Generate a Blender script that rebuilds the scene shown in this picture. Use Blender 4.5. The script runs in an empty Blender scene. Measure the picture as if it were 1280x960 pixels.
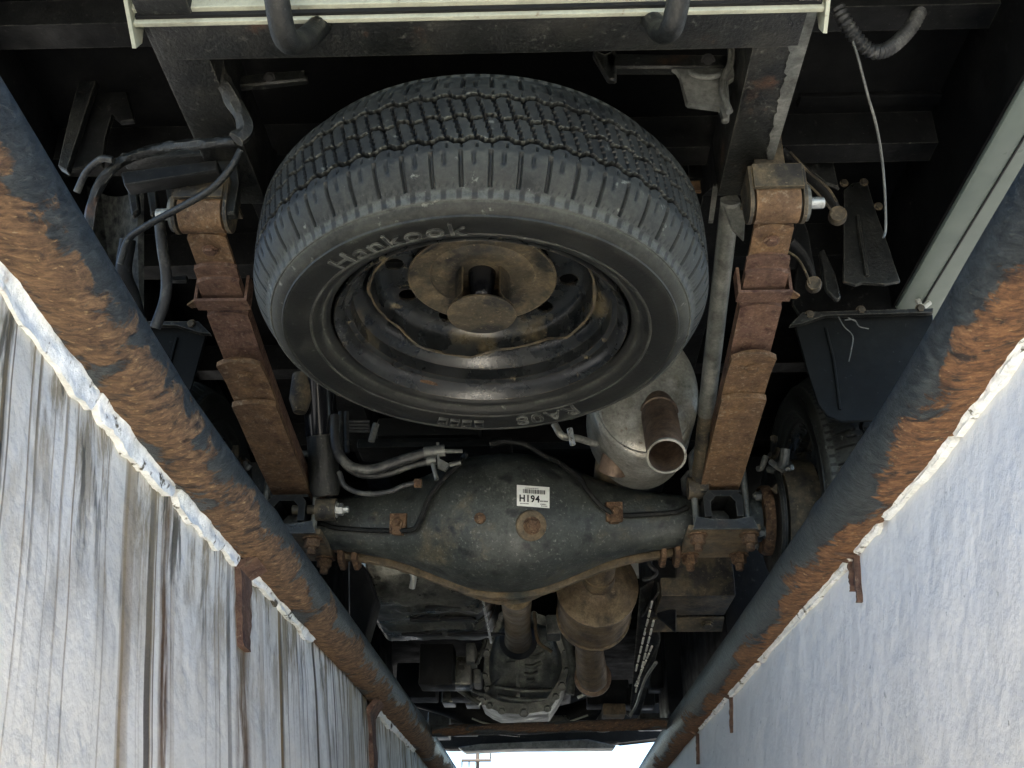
import bpy, bmesh, math, random
from mathutils import Vector, Matrix, noise
from mathutils.bvhtree import BVHTree

# ------------------------------------------------------------------ camera, world, sun, exposure
sc = bpy.context.scene
COL = sc.collection
FPX = 1350.0                                   # focal length in pixels of a 1280 px wide picture
PITCH = math.atan(670 / FPX)
YAW = math.atan(45 * math.cos(PITCH) / FPX)
EYE = Vector((0.0, 0.0, -0.535))
cam = bpy.data.cameras.new('camera')
cam.sensor_width = 36.0
cam.lens = 36.0 * FPX / 1280.0
cam.clip_start = 0.02
cam.clip_end = 3000
cam_o = bpy.data.objects.new('camera', cam)
cam_o.location = EYE
cam_o.rotation_euler = (math.pi / 2 + PITCH, 0, YAW)
COL.objects.link(cam_o)
sc.camera = cam_o

SUN_EL, SUN_AZ = 81.0, 180.0                   # degrees; azimuth clockwise from +Y (the truck's front)
world = bpy.data.worlds.new('World')
sc.world = world
world.use_nodes = True
wn = world.node_tree
sky = wn.nodes.new('ShaderNodeTexSky')
sky.sky_type = 'NISHITA'
sky.sun_disc = False
sky.sun_elevation = math.radians(SUN_EL)
sky.sun_rotation = math.radians(SUN_AZ)
sky.air_density = 1.0
sky.dust_density = 0.0
sky.ozone_density = 4.0
bg = wn.nodes['Background']
bg.inputs['Strength'].default_value = 0.05
wn.links.new(sky.outputs[0], bg.inputs['Color'])
sl = bpy.data.lights.new('sun', 'SUN')
sl.energy = 5.0
sl.angle = math.radians(0.5)
sl.color = (1.0, 0.95, 0.87)
so = bpy.data.objects.new('sun', sl)
_e, _a = math.radians(SUN_EL), math.radians(SUN_AZ)
_d = Vector((math.sin(_a) * math.cos(_e), math.cos(_a) * math.cos(_e), math.sin(_e)))   # towards the sun
so.rotation_euler = _d.to_track_quat('Z', 'Y').to_euler()
COL.objects.link(so)
sc.view_settings.view_transform = 'Standard'
sc.view_settings.look = 'None'
sc.view_settings.gamma = 1
sc.view_settings.exposure = 3.25
sc.cycles.max_bounces = 10
sc.cycles.diffuse_bounces = 6
sc.cycles.glossy_bounces = 4
sc.cycles.use_denoising = True
sc.cycles.use_adaptive_sampling = True

# ------------------------------------------------------------------ measuring helpers
FW = Vector((-math.sin(YAW) * math.cos(PITCH), math.cos(YAW) * math.cos(PITCH), math.sin(PITCH)))
RT = Vector((math.cos(YAW), math.sin(YAW), 0))
UP = RT.cross(FW)

def ray(px, py):
    return (FW * FPX + RT * (px - 640) - UP * (py - 480)).normalized()

def A(px, py, X=None, Y=None, Z=None):
    """the point of the place that a measured photo position names, at a known width, distance or height"""
    d = ray(px, py)
    t = X / d.x if X is not None else Y / d.y if Y is not None else (Z - EYE.z) / d.z
    return EYE + d * t

rnd = random.Random(7)
V = Vector
XC = -0.085                                    # the truck's centre line
GZ = -0.055                                    # the ground
PI = math.pi

# ------------------------------------------------------------------ materials
_mats = {}

def nodes_of(name, rough=0.6, metal=0.0, spec=0.5):
    m = bpy.data.materials.new(name)
    m.use_nodes = True
    nt = m.node_tree
    b = nt.nodes['Principled BSDF']
    b.inputs['Roughness'].default_value = rough
    b.inputs['Metallic'].default_value = metal
    b.inputs['Specular IOR Level'].default_value = spec
    return m, nt, b

def N(nt, kind, **kw):
    n = nt.nodes.new(kind)
    for k, v in kw.items():
        setattr(n, k, v)
    return n

def coords(nt, scale=(1, 1, 1), src='Object', warp=0.0):
    tc = N(nt, 'ShaderNodeTexCoord')
    out = tc.outputs[src]
    if src == 'UV':
        pass
    mp = N(nt, 'ShaderNodeMapping')
    mp.inputs['Scale'].default_value = scale
    nt.links.new(out, mp.inputs[0])
    return mp.outputs[0]

def noise_fac(nt, vec, scale, lo, hi, detail=6, rough=0.6, dist=0.0):
    n = N(nt, 'ShaderNodeTexNoise')
    n.inputs['Scale'].default_value = scale
    n.inputs['Detail'].default_value = detail
    n.inputs['Roughness'].default_value = rough
    n.inputs['Distortion'].default_value = dist
    nt.links.new(vec, n.inputs['Vector'])
    r = N(nt, 'ShaderNodeMapRange')
    r.inputs['From Min'].default_value = lo
    r.inputs['From Max'].default_value = hi
    nt.links.new(n.outputs['Fac'], r.inputs['Value'])
    return r.outputs[0], n.outputs['Fac']

def mix(nt, fac, a, b):
    m = N(nt, 'ShaderNodeMix', data_type='RGBA')
    if hasattr(fac, 'is_output'):
        nt.links.new(fac, m.inputs['Factor'])
    else:
        m.inputs['Factor'].default_value = fac
    for sock, v in ((m.inputs[6], a), (m.inputs[7], b)):
        if hasattr(v, 'is_output'):
            nt.links.new(v, sock)
        else:
            sock.default_value = (*v, 1)
    return m.outputs[2]

def math_n(nt, op, a, b=None, clamp=False):
    m = N(nt, 'ShaderNodeMath', operation=op, use_clamp=clamp)
    for i, v in enumerate((a, b)):
        if v is None:
            continue
        if hasattr(v, 'is_output'):
            nt.links.new(v, m.inputs[i])
        else:
            m.inputs[i].default_value = v
    return m.outputs[0]

def edge_fac(nt, radius=0.004, lo=0.02, hi=0.25):
    """how close a point lies to a sharp edge, for worn and dusty edges"""
    bv = N(nt, 'ShaderNodeBevel', samples=4)
    bv.inputs['Radius'].default_value = radius
    ge = N(nt, 'ShaderNodeNewGeometry')
    dp = N(nt, 'ShaderNodeVectorMath', operation='DOT_PRODUCT')
    nt.links.new(bv.outputs[0], dp.inputs[0])
    nt.links.new(ge.outputs['Normal'], dp.inputs[1])
    d = math_n(nt, 'SUBTRACT', 1.0, dp.outputs['Value'])
    r = N(nt, 'ShaderNodeMapRange')
    r.inputs['From Min'].default_value = lo
    r.inputs['From Max'].default_value = hi
    nt.links.new(d, r.inputs['Value'])
    return r.outputs[0]

def layered(name, base, layers, rough=0.6, metal=0.0, bump=0.25, bump_scale=120, edge=None, spec=0.5, src='Object', rough_var=0.2, grit=0.75):
    """base colour plus layers (colour, noise scale, from, to, stretch) of dirt, rust and wear"""
    if name in _mats:
        return _mats[name]
    m, nt, b = nodes_of(name, rough, metal, spec)
    c = base
    for col, scale, lo, hi, st in layers:
        f, _ = noise_fac(nt, coords(nt, st, src), scale, lo, hi)
        c = mix(nt, f, c, col)
    if grit and (layers or edge):
        g1 = noise_fac(nt, coords(nt), 170, 0.30, 0.70, 8, 0.78)[0]
        g2 = noise_fac(nt, coords(nt), 46, 0.34, 0.66, 6, 0.7)[0]
        gm = N(nt, 'ShaderNodeMapRange')
        gm.inputs['To Min'].default_value = 1 - grit * 0.75
        gm.inputs['To Max'].default_value = 1 + grit * 0.9
        nt.links.new(math_n(nt, 'ADD', math_n(nt, 'MULTIPLY', g1, 0.6), math_n(nt, 'MULTIPLY', g2, 0.4)), gm.inputs['Value'])
        vm = N(nt, 'ShaderNodeVectorMath', operation='SCALE')
        if hasattr(c, 'is_output'):
            nt.links.new(c, vm.inputs[0])
        else:
            vm.inputs[0].default_value = c
        nt.links.new(gm.outputs[0], vm.inputs['Scale'])
        c = vm.outputs[0]
        sp_ = noise_fac(nt, coords(nt), 230, 0.70, 0.76, 4, 0.6)[0]
        c = mix(nt, math_n(nt, 'MULTIPLY', sp_, grit * 0.6), c, (0.26, 0.25, 0.21))
    if edge:
        ecol, rad, amt = edge
        ef = edge_fac(nt, rad)
        nf, _ = noise_fac(nt, coords(nt), 60, 0.35, 0.65)
        ef = math_n(nt, 'MULTIPLY', ef, math_n(nt, 'MULTIPLY', nf, amt), True)
        c = mix(nt, ef, c, ecol)
    if hasattr(c, 'is_output'):
        nt.links.new(c, b.inputs['Base Color'])
    else:
        b.inputs['Base Color'].default_value = (*c, 1)
    f, raw = noise_fac(nt, coords(nt), bump_scale, 0.3, 0.7, 5, 0.65)
    if rough_var:
        rr = N(nt, 'ShaderNodeMapRange')
        rr.inputs['To Min'].default_value = max(0.05, rough - rough_var)
        rr.inputs['To Max'].default_value = min(1.0, rough + rough_var)
        f2, _ = noise_fac(nt, coords(nt), 14, 0.3, 0.7)
        nt.links.new(f2, rr.inputs['Value'])
        nt.links.new(rr.outputs[0], b.inputs['Roughness'])
    if bump:
        bp = N(nt, 'ShaderNodeBump')
        bp.inputs['Strength'].default_value = bump
        bp.inputs['Distance'].default_value = 0.004
        nt.links.new(raw, bp.inputs['Height'])
        nt.links.new(bp.outputs[0], b.inputs['Normal'])
    _mats[name] = m
    return m

ONE = (1, 1, 1)
DUST = (0.16, 0.155, 0.125)
RUST = (0.16, 0.068, 0.028)
RUSTD = (0.07, 0.034, 0.018)
M_chassis = layered('chassis black paint', (0.0075, 0.0085, 0.0080), [((0.028, 0.027, 0.022), 16, 0.47, 0.78, ONE), ((0.10, 0.10, 0.085), 90, 0.60, 0.80, ONE), (RUSTD, 9, 0.62, 0.72, ONE)], 0.46, 0, 0.5, 160, ((0.20, 0.19, 0.155), 0.004, 0.9), 0.4)
M_black = layered('black underbody', (0.005, 0.0053, 0.0053), [((0.014, 0.014, 0.0125), 9, 0.48, 0.78, ONE), ((0.05, 0.05, 0.042), 70, 0.62, 0.82, ONE)], 0.6, 0, 0.2, 140, ((0.12, 0.12, 0.10), 0.004, 0.7), 0.2)
M_floor = layered('box floor underside', (0.004, 0.0042, 0.0042), [((0.011, 0.011, 0.0105), 5, 0.5, 0.85, ONE), ((0.04, 0.04, 0.036), 120, 0.68, 0.8, ONE)], 0.8, 0, 0.15, 90, None, 0.08, grit=0.3)
M_rust = layered('spring rust', (0.115, 0.072, 0.043), [((0.18, 0.110, 0.056), 18, 0.42, 0.7, ONE), ((0.055, 0.032, 0.022), 30, 0.52, 0.72, ONE), ((0.24, 0.19, 0.13), 110, 0.56, 0.76, ONE)], 0.85, 0, 0.7, 220, ((0.30, 0.20, 0.12), 0.003, 0.5), 0.2)
M_rust_red = layered('red primer rust', (0.098, 0.058, 0.043), [((0.135, 0.080, 0.052), 22, 0.42, 0.7, ONE), ((0.045, 0.022, 0.018), 40, 0.52, 0.72, ONE), ((0.20, 0.15, 0.11), 130, 0.57, 0.76, ONE)], 0.85, 0, 0.6, 200, ((0.26, 0.16, 0.10), 0.003, 0.5), 0.2)
M_bolt_rust = layered('rusty fastener', (0.115, 0.068, 0.038), [((0.05, 0.030, 0.020), 60, 0.42, 0.62, ONE), ((0.22, 0.155, 0.095), 140, 0.55, 0.74, ONE)], 0.85, 0, 0.6, 260, None, 0.2)
M_axle = layered('axle housing paint', (0.022, 0.0255, 0.0225), [((0.055, 0.060, 0.050), 11, 0.42, 0.72, ONE), ((0.11, 0.088, 0.048), 7, 0.58, 0.74, ONE), ((0.14, 0.145, 0.12), 150, 0.58, 0.74, ONE), ((0.010, 0.011, 0.0105), 22, 0.52, 0.66, ONE)], 0.5, 0, 0.35, 190, ((0.17, 0.15, 0.10), 0.004, 0.7))
M_flange = layered('rusty flange', (0.085, 0.064, 0.038), [((0.14, 0.10, 0.055), 20, 0.42, 0.66, ONE), ((0.04, 0.032, 0.022), 34, 0.52, 0.7, ONE), ((0.03, 0.034, 0.03), 8, 0.56, 0.7, ONE)], 0.8, 0, 0.6, 180)
M_grey = layered('dull grey steel', (0.11, 0.115, 0.105), [((0.20, 0.20, 0.18), 14, 0.45, 0.7, ONE), ((0.05, 0.05, 0.042), 24, 0.52, 0.72, ONE)], 0.5, 0.35, 0.25, 180)
M_muffler = layered('aluminised muffler', (0.20, 0.195, 0.165), [((0.32, 0.31, 0.28), 9, 0.45, 0.72, ONE), ((0.10, 0.085, 0.055), 16, 0.52, 0.74, ONE), ((0.09, 0.055, 0.03), 60, 0.62, 0.76, ONE)], 0.42, 0.55, 0.25, 160)
M_pipe_brown = layered('exhaust pipe', (0.105, 0.070, 0.046), [((0.17, 0.12, 0.08), 20, 0.45, 0.7, ONE), ((0.05, 0.035, 0.027), 34, 0.5, 0.72, ONE)], 0.6, 0.3, 0.35, 200)
M_cat = layered('catalyst casing', (0.115, 0.083, 0.048), [((0.19, 0.145, 0.085), 16, 0.45, 0.7, ONE), ((0.045, 0.036, 0.027), 26, 0.5, 0.7, (1, 0.3, 1)), ((0.24, 0.20, 0.14), 120, 0.62, 0.78, ONE)], 0.6, 0.25, 0.5, 150)
M_prop = layered('brown propshaft', (0.105, 0.078, 0.042), [((0.17, 0.13, 0.075), 22, 0.45, 0.7, ONE), ((0.05, 0.04, 0.028), 40, 0.55, 0.7, ONE)], 0.6, 0.2, 0.3, 200)
M_alu = layered('cast aluminium', (0.095, 0.102, 0.090), [((0.20, 0.21, 0.18), 30, 0.48, 0.72, ONE), ((0.035, 0.038, 0.034), 18, 0.48, 0.7, ONE)], 0.45, 0.4, 0.4, 160, ((0.32, 0.33, 0.28), 0.004, 0.9))
M_shield = layered('heat shield sheet', (0.085, 0.087, 0.075), [((0.16, 0.16, 0.14), 12, 0.45, 0.72, ONE), ((0.022, 0.023, 0.02), 20, 0.5, 0.7, ONE)], 0.34, 0.6, 0.35, 60, ((0.24, 0.24, 0.20), 0.004, 0.9))
M_rubber = layered('black rubber', (0.014, 0.0145, 0.0145), [((0.04, 0.04, 0.034), 16, 0.5, 0.78, ONE)], 0.5, 0, 0.15, 160)
M_hose = layered('dusty hose', (0.020, 0.0205, 0.02), [((0.11, 0.11, 0.095), 34, 0.5, 0.72, ONE)], 0.5, 0, 0.3, 200)
M_gloss = layered('glossy black damper', (0.008, 0.0085, 0.010), [((0.02, 0.02, 0.02), 20, 0.55, 0.8, ONE)], 0.18, 0, 0.0, 100, None, 0.5, 'Object', 0.06, grit=0.0)
M_zinc = layered('bright zinc', (0.52, 0.53, 0.50), [((0.22, 0.22, 0.20), 50, 0.5, 0.7, ONE)], 0.35, 0.7, 0.3, 220, grit=0.0)
M_cream = layered('weathered cream paint', (0.40, 0.41, 0.32), [((0.25, 0.25, 0.19), 10, 0.48, 0.74, ONE), ((0.20, 0.15, 0.09), 60, 0.63, 0.74, ONE)], 0.5, 0, 0.2, 120, grit=0.3)
M_brown_in = layered('muddy brown steel', (0.055, 0.038, 0.024), [((0.11, 0.065, 0.035), 18, 0.45, 0.7, ONE), ((0.018, 0.016, 0.014), 14, 0.5, 0.7, ONE), ((0.2, 0.18, 0.13), 80, 0.64, 0.75, ONE)], 0.8, 0, 0.5, 150)
M_sill = layered('grey green body paint', (0.17, 0.205, 0.172), [((0.145, 0.175, 0.15), 6, 0.45, 0.7, ONE), ((0.10, 0.115, 0.10), 60, 0.68, 0.82, ONE)], 0.45, 0, 0.08, 60, grit=0.0)
M_body = layered('white body paint', (0.62, 0.64, 0.62), [((0.5, 0.52, 0.5), 4, 0.45, 0.7, ONE)], 0.4, 0, 0.05, 60, grit=0.0)
M_flap = layered('mud flap rubber', (0.008, 0.009, 0.009), [((0.017, 0.0185, 0.018), 6, 0.45, 0.75, ONE), ((0.05, 0.054, 0.05), 120, 0.66, 0.8, ONE)], 0.6, 0, 0.1, 120, None, 0.1, grit=0.3)
M_rim = layered('black wheel rim', (0.010, 0.0115, 0.012), [((0.026, 0.028, 0.027), 10, 0.5, 0.75, ONE), ((0.16, 0.13, 0.075), 34, 0.64, 0.74, ONE), ((0.085, 0.068, 0.038), 9, 0.58, 0.70, ONE)], 0.28, 0, 0.12, 150, ((0.13, 0.09, 0.045), 0.003, 0.6))
M_mud = layered('muddy steel', (0.050, 0.041, 0.026), [((0.115, 0.088, 0.050), 32, 0.45, 0.66, ONE), ((0.014, 0.0135, 0.012), 17, 0.46, 0.60, ONE), ((0.17, 0.14, 0.09), 120, 0.60, 0.74, ONE)], 0.7, 0, 0.5, 150, ((0.25, 0.18, 0.09), 0.003, 0.8))
M_mark = layered('white hook and slot light', (0.5, 0.5, 0.45), [((0.25, 0.25, 0.22), 60, 0.5, 0.7, ONE)], 0.7, 0, 0.2, 120, grit=0.0)  # also colours the rods that stand for light in the slots
M_ink = layered('black ink', (0.01, 0.01, 0.01), [], 0.6, 0, 0, 100, None, 0.3, 'Object', 0)
M_sticker = layered('white sticker', (0.72, 0.73, 0.68), [((0.55, 0.55, 0.48), 60, 0.5, 0.75, ONE)], 0.5, 0, 0.05, 100, grit=0.0)
M_ground = layered('asphalt apron', (0.065, 0.064, 0.062), [((0.05, 0.049, 0.047), 1.5, 0.4, 0.7, ONE), ((0.09, 0.088, 0.083), 12, 0.5, 0.75, ONE)], 0.9, 0, 0.3, 40, grit=0.0)
M_pitfloor = layered('pit floor concrete', (0.58, 0.565, 0.53), [((0.50, 0.485, 0.455), 2, 0.45, 0.7, ONE)], 0.9, 0, 0.3, 40, grit=0.0)
M_wood = layered('pole timber', (0.10, 0.075, 0.055), [((0.06, 0.045, 0.035), 6, 0.45, 0.7, (4, 4, 0.3))], 0.9, 0, 0.3, 40, grit=0.0)
M_patch = layered('flaking paint on rail', (0.020, 0.022, 0.020), [((0.060, 0.058, 0.046), 16, 0.45, 0.75, ONE)], 0.55, 0, 0.3, 160)

def tyre_material():
    m, nt, b = nodes_of('tyre rubber', 0.55, 0, 0.25)
    co = coords(nt)
    big, _ = noise_fac(nt, co, 9, 0.36, 0.66)
    fine, raw = noise_fac(nt, co, 110, 0.42, 0.66, 8, 0.75)
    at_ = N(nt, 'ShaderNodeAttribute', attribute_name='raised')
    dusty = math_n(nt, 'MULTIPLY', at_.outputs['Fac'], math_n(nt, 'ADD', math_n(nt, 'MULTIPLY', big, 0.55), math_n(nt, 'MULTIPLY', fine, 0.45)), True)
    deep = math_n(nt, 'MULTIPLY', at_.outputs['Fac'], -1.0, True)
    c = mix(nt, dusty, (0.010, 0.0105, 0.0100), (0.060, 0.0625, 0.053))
    c = mix(nt, deep, c, (0.003, 0.003, 0.003))  # groove floors near black, their shade put into the colour
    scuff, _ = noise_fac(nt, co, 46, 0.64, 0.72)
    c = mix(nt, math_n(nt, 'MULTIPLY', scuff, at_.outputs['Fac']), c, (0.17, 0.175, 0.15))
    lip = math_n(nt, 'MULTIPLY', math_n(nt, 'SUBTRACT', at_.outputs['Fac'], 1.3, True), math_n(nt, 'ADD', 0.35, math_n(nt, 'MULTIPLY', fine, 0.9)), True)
    c = mix(nt, lip, c, (0.088, 0.093, 0.085))  # dusty sidewall rings; over the grooves, their lit wall painted in
    nt.links.new(c, b.inputs['Base Color'])
    rr = N(nt, 'ShaderNodeMapRange')
    rr.inputs['To Min'].default_value = 0.45
    rr.inputs['To Max'].default_value = 0.8
    nt.links.new(dusty, rr.inputs['Value'])
    nt.links.new(rr.outputs[0], b.inputs['Roughness'])
    bp = N(nt, 'ShaderNodeBump')
    bp.inputs['Strength'].default_value = 0.25
    bp.inputs['Distance'].default_value = 0.003
    nt.links.new(raw, bp.inputs['Height'])
    nt.links.new(bp.outputs[0], b.inputs['Normal'])
    return m
M_tyre = tyre_material()

def pipe_material(name, rust_centre, width, seed, hue=(1, 1, 1)):
    """black paint worn to rust; UV: x runs round the pipe (0..1 from its crown), y along it in metres"""
    m, nt, b = nodes_of(name, 0.62, 0, 0.4)
    uv = N(nt, 'ShaderNodeUVMap', uv_map='wrap')
    sx = N(nt, 'ShaderNodeSeparateXYZ')
    nt.links.new(uv.outputs[0], sx.inputs[0])
    dist = math_n(nt, 'ABSOLUTE', math_n(nt, 'SUBTRACT', sx.outputs[0], rust_centre))
    band = N(nt, 'ShaderNodeMapRange')
    band.inputs['From Min'].default_value = width
    band.inputs['From Max'].default_value = 0.02
    nt.links.new(dist, band.inputs['Value'])
    mp = N(nt, 'ShaderNodeMapping')
    mp.inputs['Location'].default_value = (seed, seed * 1.7, 0)
    mp.inputs['Rotation'].default_value = (0, 0, 0.0)
    mp.inputs['Scale'].default_value = (3.4, 13, 1)
    # strokes lean a little along the pipe
    lean = N(nt, 'ShaderNodeCombineXYZ')
    nt.links.new(sx.outputs[0], lean.inputs[0])
    nt.links.new(math_n(nt, 'ADD', sx.outputs[1], math_n(nt, 'MULTIPLY', sx.outputs[0], 0.22)), lean.inputs[1])
    nt.links.new(lean.outputs[0], mp.inputs[0])
    strokes, sraw = noise_fac(nt, mp.outputs[0], 2.2, 0.30, 0.72, 7, 0.68, 0.6)
    mp2 = N(nt, 'ShaderNodeMapping')
    mp2.inputs['Location'].default_value = (seed * 3, seed, 0)
    mp2.inputs['Scale'].default_value = (2.0, 3.2, 1)
    nt.links.new(uv.outputs[0], mp2.inputs[0])
    patch, _ = noise_fac(nt, mp2.outputs[0], 1.6, 0.34, 0.64, 4, 0.55, 0.2)
    f = math_n(nt, 'ADD', math_n(nt, 'MULTIPLY', band.outputs[0], 0.85), math_n(nt, 'SUBTRACT', math_n(nt, 'MULTIPLY', strokes, 0.55), 0.28))
    f = math_n(nt, 'ADD', f, math_n(nt, 'SUBTRACT', math_n(nt, 'MULTIPLY', patch, 0.6), 0.36))
    mr = N(nt, 'ShaderNodeMapRange')
    mr.inputs['From Min'].default_value = 0.42
    mr.inputs['From Max'].default_value = 0.52
    nt.links.new(f, mr.inputs['Value'])
    rust_m = mr.outputs[0]
    grain, graw = noise_fac(nt, mp.outputs[0], 5.5, 0.34, 0.66, 8, 0.7, 0.8)
    rust_c = mix(nt, grain, tuple(a * b for a, b in zip((0.062, 0.034, 0.020), hue)), tuple(a * b for a, b in zip((0.20, 0.118, 0.058), hue)))
    spots, _ = noise_fac(nt, mp.outputs[0], 9, 0.60, 0.72, 5, 0.6, 0.3)
    rust_c = mix(nt, spots, rust_c, (0.38, 0.25, 0.12))
    darkp, _ = noise_fac(nt, mp.outputs[0], 3.1, 0.56, 0.66, 6, 0.6, 0.5)
    rust_c = mix(nt, darkp, rust_c, (0.035, 0.024, 0.018))
    paint_c = mix(nt, grain, (0.012, 0.014, 0.015), (0.052, 0.058, 0.056))
    mp3 = N(nt, 'ShaderNodeMapping')
    mp3.inputs['Scale'].default_value = (7.0, 42, 1)
    nt.links.new(lean.outputs[0], mp3.inputs[0])
    stria, st_raw = noise_fac(nt, mp3.outputs[0], 3.0, 0.30, 0.70, 8, 0.75, 0.5)
    c = mix(nt, rust_m, paint_c, rust_c)
    sm_ = N(nt, 'ShaderNodeMapRange')
    sm_.inputs['To Min'].default_value = 0.35
    sm_.inputs['To Max'].default_value = 1.75
    nt.links.new(stria, sm_.inputs['Value'])
    vs = N(nt, 'ShaderNodeVectorMath', operation='SCALE')
    nt.links.new(c, vs.inputs[0])
    nt.links.new(sm_.outputs[0], vs.inputs['Scale'])
    c = vs.outputs[0]
    fleck = noise_fac(nt, mp3.outputs[0], 4.5, 0.68, 0.74, 4, 0.6, 0.2)[0]
    c = mix(nt, math_n(nt, 'MULTIPLY', fleck, 0.7), c, (0.34, 0.27, 0.17))
    nt.links.new(c, b.inputs['Base Color'])
    rg = mix(nt, rust_m, (0.42, 0.42, 0.42), (0.85, 0.85, 0.85))
    nt.links.new(rg, b.inputs['Roughness'])
    bp = N(nt, 'ShaderNodeBump')
    bp.inputs['Strength'].default_value = 0.95
    bp.inputs['Distance'].default_value = 0.006
    h = math_n(nt, 'ADD', math_n(nt, 'ADD', graw, math_n(nt, 'MULTIPLY', st_raw, 0.6)), math_n(nt, 'MULTIPLY', rust_m, -0.5))
    nt.links.new(h, bp.inputs['Height'])
    nt.links.new(bp.outputs[0], b.inputs['Normal'])
    return m
M_pipeL = pipe_material('worn pipe', 0.44, 0.30, 3.1)
M_pipeR = pipe_material('worn pipe west', 0.50, 0.24, 8.4, (1.25, 1.05, 0.9))
M_bar = pipe_material('worn bar', 0.5, 0.4, 5.2, (0.6, 0.55, 0.55))

def wall_material(name, stain, tint, seed, dark_y=None):
    """painted concrete with run-off stains; object coordinates are metres (y along the pit, z up)"""
    m, nt, b = nodes_of(name, 0.62, 0, 0.35)
    big, _ = noise_fac(nt, coords(nt, (1, 1, 0.6)), 1.6, 0.35, 0.7)
    c = mix(nt, big, tint, tuple(v * 0.92 for v in tint))
    blot, _ = noise_fac(nt, coords(nt, (1, 1, 0.35)), 9, 0.48, 0.75, 7, 0.65)
    c = mix(nt, math_n(nt, 'MULTIPLY', blot, 0.45 if stain else 0.22), c, tuple(v * 0.68 for v in tint))
    if stain:
        tc = N(nt, 'ShaderNodeTexCoord')
        sp = N(nt, 'ShaderNodeSeparateXYZ')
        nt.links.new(tc.outputs['Object'], sp.inputs[0])
        more = N(nt, 'ShaderNodeMapRange')                 # dirtier along the wall
        more.inputs['From Min'].default_value = 0.6
        more.inputs['From Max'].default_value = 2.2
        more.inputs['To Min'].default_value = 0.75
        nt.links.new(sp.outputs[1], more.inputs['Value'])
        wob = noise_fac(nt, coords(nt, (0, 2, 3.5)), 1.0, 0, 1, 3, 0.5)[1]
        yy = math_n(nt, 'ADD', sp.outputs[1], math_n(nt, 'MULTIPLY', wob, 0.012))
        def line(freq, off, lo, hi, det):
            cx = N(nt, 'ShaderNodeCombineXYZ')
            nt.links.new(yy, cx.inputs[0])
            cx.inputs[1].default_value = seed + off
            return noise_fac(nt, cx.outputs[0], freq, lo, hi, det, 0.5)[0]
        clus = line(2.6, 90, 0.34, 0.66, 2)
        clus = math_n(nt, 'ADD', math_n(nt, 'MULTIPLY', clus, 0.85), 0.15)
        # (spacing, threshold, colour, strength, how far down the runs reach)
        for k, (fr, lo, hi, col, w, reach) in enumerate(((3.5, 0.50, 0.72, (0.50, 0.45, 0.32), 0.40, 2.6), (19, 0.612, 0.640, (0.20, 0.125, 0.045), 1.2, 2.2), (33, 0.605, 0.64, (0.26, 0.175, 0.075), 1.1, 1.7), (25, 0.630, 0.652, (0.040, 0.026, 0.015), 1.3, 1.8), (52, 0.61, 0.65, (0.15, 0.095, 0.04), 1.1, 1.1), (85, 0.61, 0.66, (0.07, 0.05, 0.028), 1.0, 0.5))):
            m_ = line(fr, k * 5.3 + 2.1, lo, hi, 2)
            ln = line(fr * 0.8, k * 5.3 + 40, 0.3, 0.7, 1)
            zz = math_n(nt, 'ADD', sp.outputs[2], math_n(nt, 'MULTIPLY', ln, reach))     # >0 inside the run
            fd = N(nt, 'ShaderNodeMapRange')
            fd.inputs['From Min'].default_value = -0.1
            fd.inputs['From Max'].default_value = reach * 0.45
            nt.links.new(zz, fd.inputs['Value'])
            f_ = math_n(nt, 'MULTIPLY', math_n(nt, 'MULTIPLY', m_, fd.outputs[0]), math_n(nt, 'MULTIPLY', math_n(nt, 'MULTIPLY', more.outputs[0], clus), w * 1.25), True)
            c = mix(nt, f_, c, col)
        # rust runs below the two straps
        for ys, hw, dep in ((1.590, 0.045, -1.7), (2.767, 0.06, -1.2), (1.262, 0.022, -1.3)):
            d_ = math_n(nt, 'ABSOLUTE', math_n(nt, 'SUBTRACT', yy, ys + 0.006))
            g_ = N(nt, 'ShaderNodeMapRange')
            g_.inputs['From Min'].default_value = hw
            g_.inputs['From Max'].default_value = hw * 0.35
            nt.links.new(d_, g_.inputs['Value'])
            e_ = N(nt, 'ShaderNodeMapRange')
            e_.inputs['From Min'].default_value = dep
            e_.inputs['From Max'].default_value = -0.25
            nt.links.new(sp.outputs[2], e_.inputs['Value'])
            bk = noise_fac(nt, coords(nt, (1, 1, 0.12)), 60, 0.30, 0.55, 4, 0.6)[0]
            c = mix(nt, math_n(nt, 'MULTIPLY', math_n(nt, 'MULTIPLY', g_.outputs[0], e_.outputs[0]), bk), c, (0.10, 0.05, 0.022))
        # broken, mouldy paint below the coping
        top = N(nt, 'ShaderNodeMapRange')
        top.inputs['From Min'].default_value = -0.34
        top.inputs['From Max'].default_value = -0.05
        nt.links.new(sp.outputs[2], top.inputs['Value'])
        wash = noise_fac(nt, coords(nt, (1, 1, 0.5)), 3.2, 0.42, 0.68, 6, 0.7)[0]
        c = mix(nt, math_n(nt, 'MULTIPLY', math_n(nt, 'MULTIPLY', wash, top.outputs[0]), 0.75), c, (0.36, 0.31, 0.21))
        br, _ = noise_fac(nt, coords(nt, (1, 1, 0.30)), 16, 0.47, 0.58, 7, 0.7, 0.2)
        c = mix(nt, math_n(nt, 'MULTIPLY', br, top.outputs[0]), c, (0.20, 0.155, 0.085))
        br2, _ = noise_fac(nt, coords(nt, (1, 1, 0.12)), 34, 0.57, 0.63, 6, 0.65, 0.15)
        c = mix(nt, math_n(nt, 'MULTIPLY', br2, top.outputs[0]), c, (0.05, 0.045, 0.03))
    else:
        chips, _ = noise_fac(nt, coords(nt), 30, 0.66, 0.70, 8, 0.65)
        c = mix(nt, math_n(nt, 'MULTIPLY', chips, 0.6), c, (0.26, 0.27, 0.26))
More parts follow.
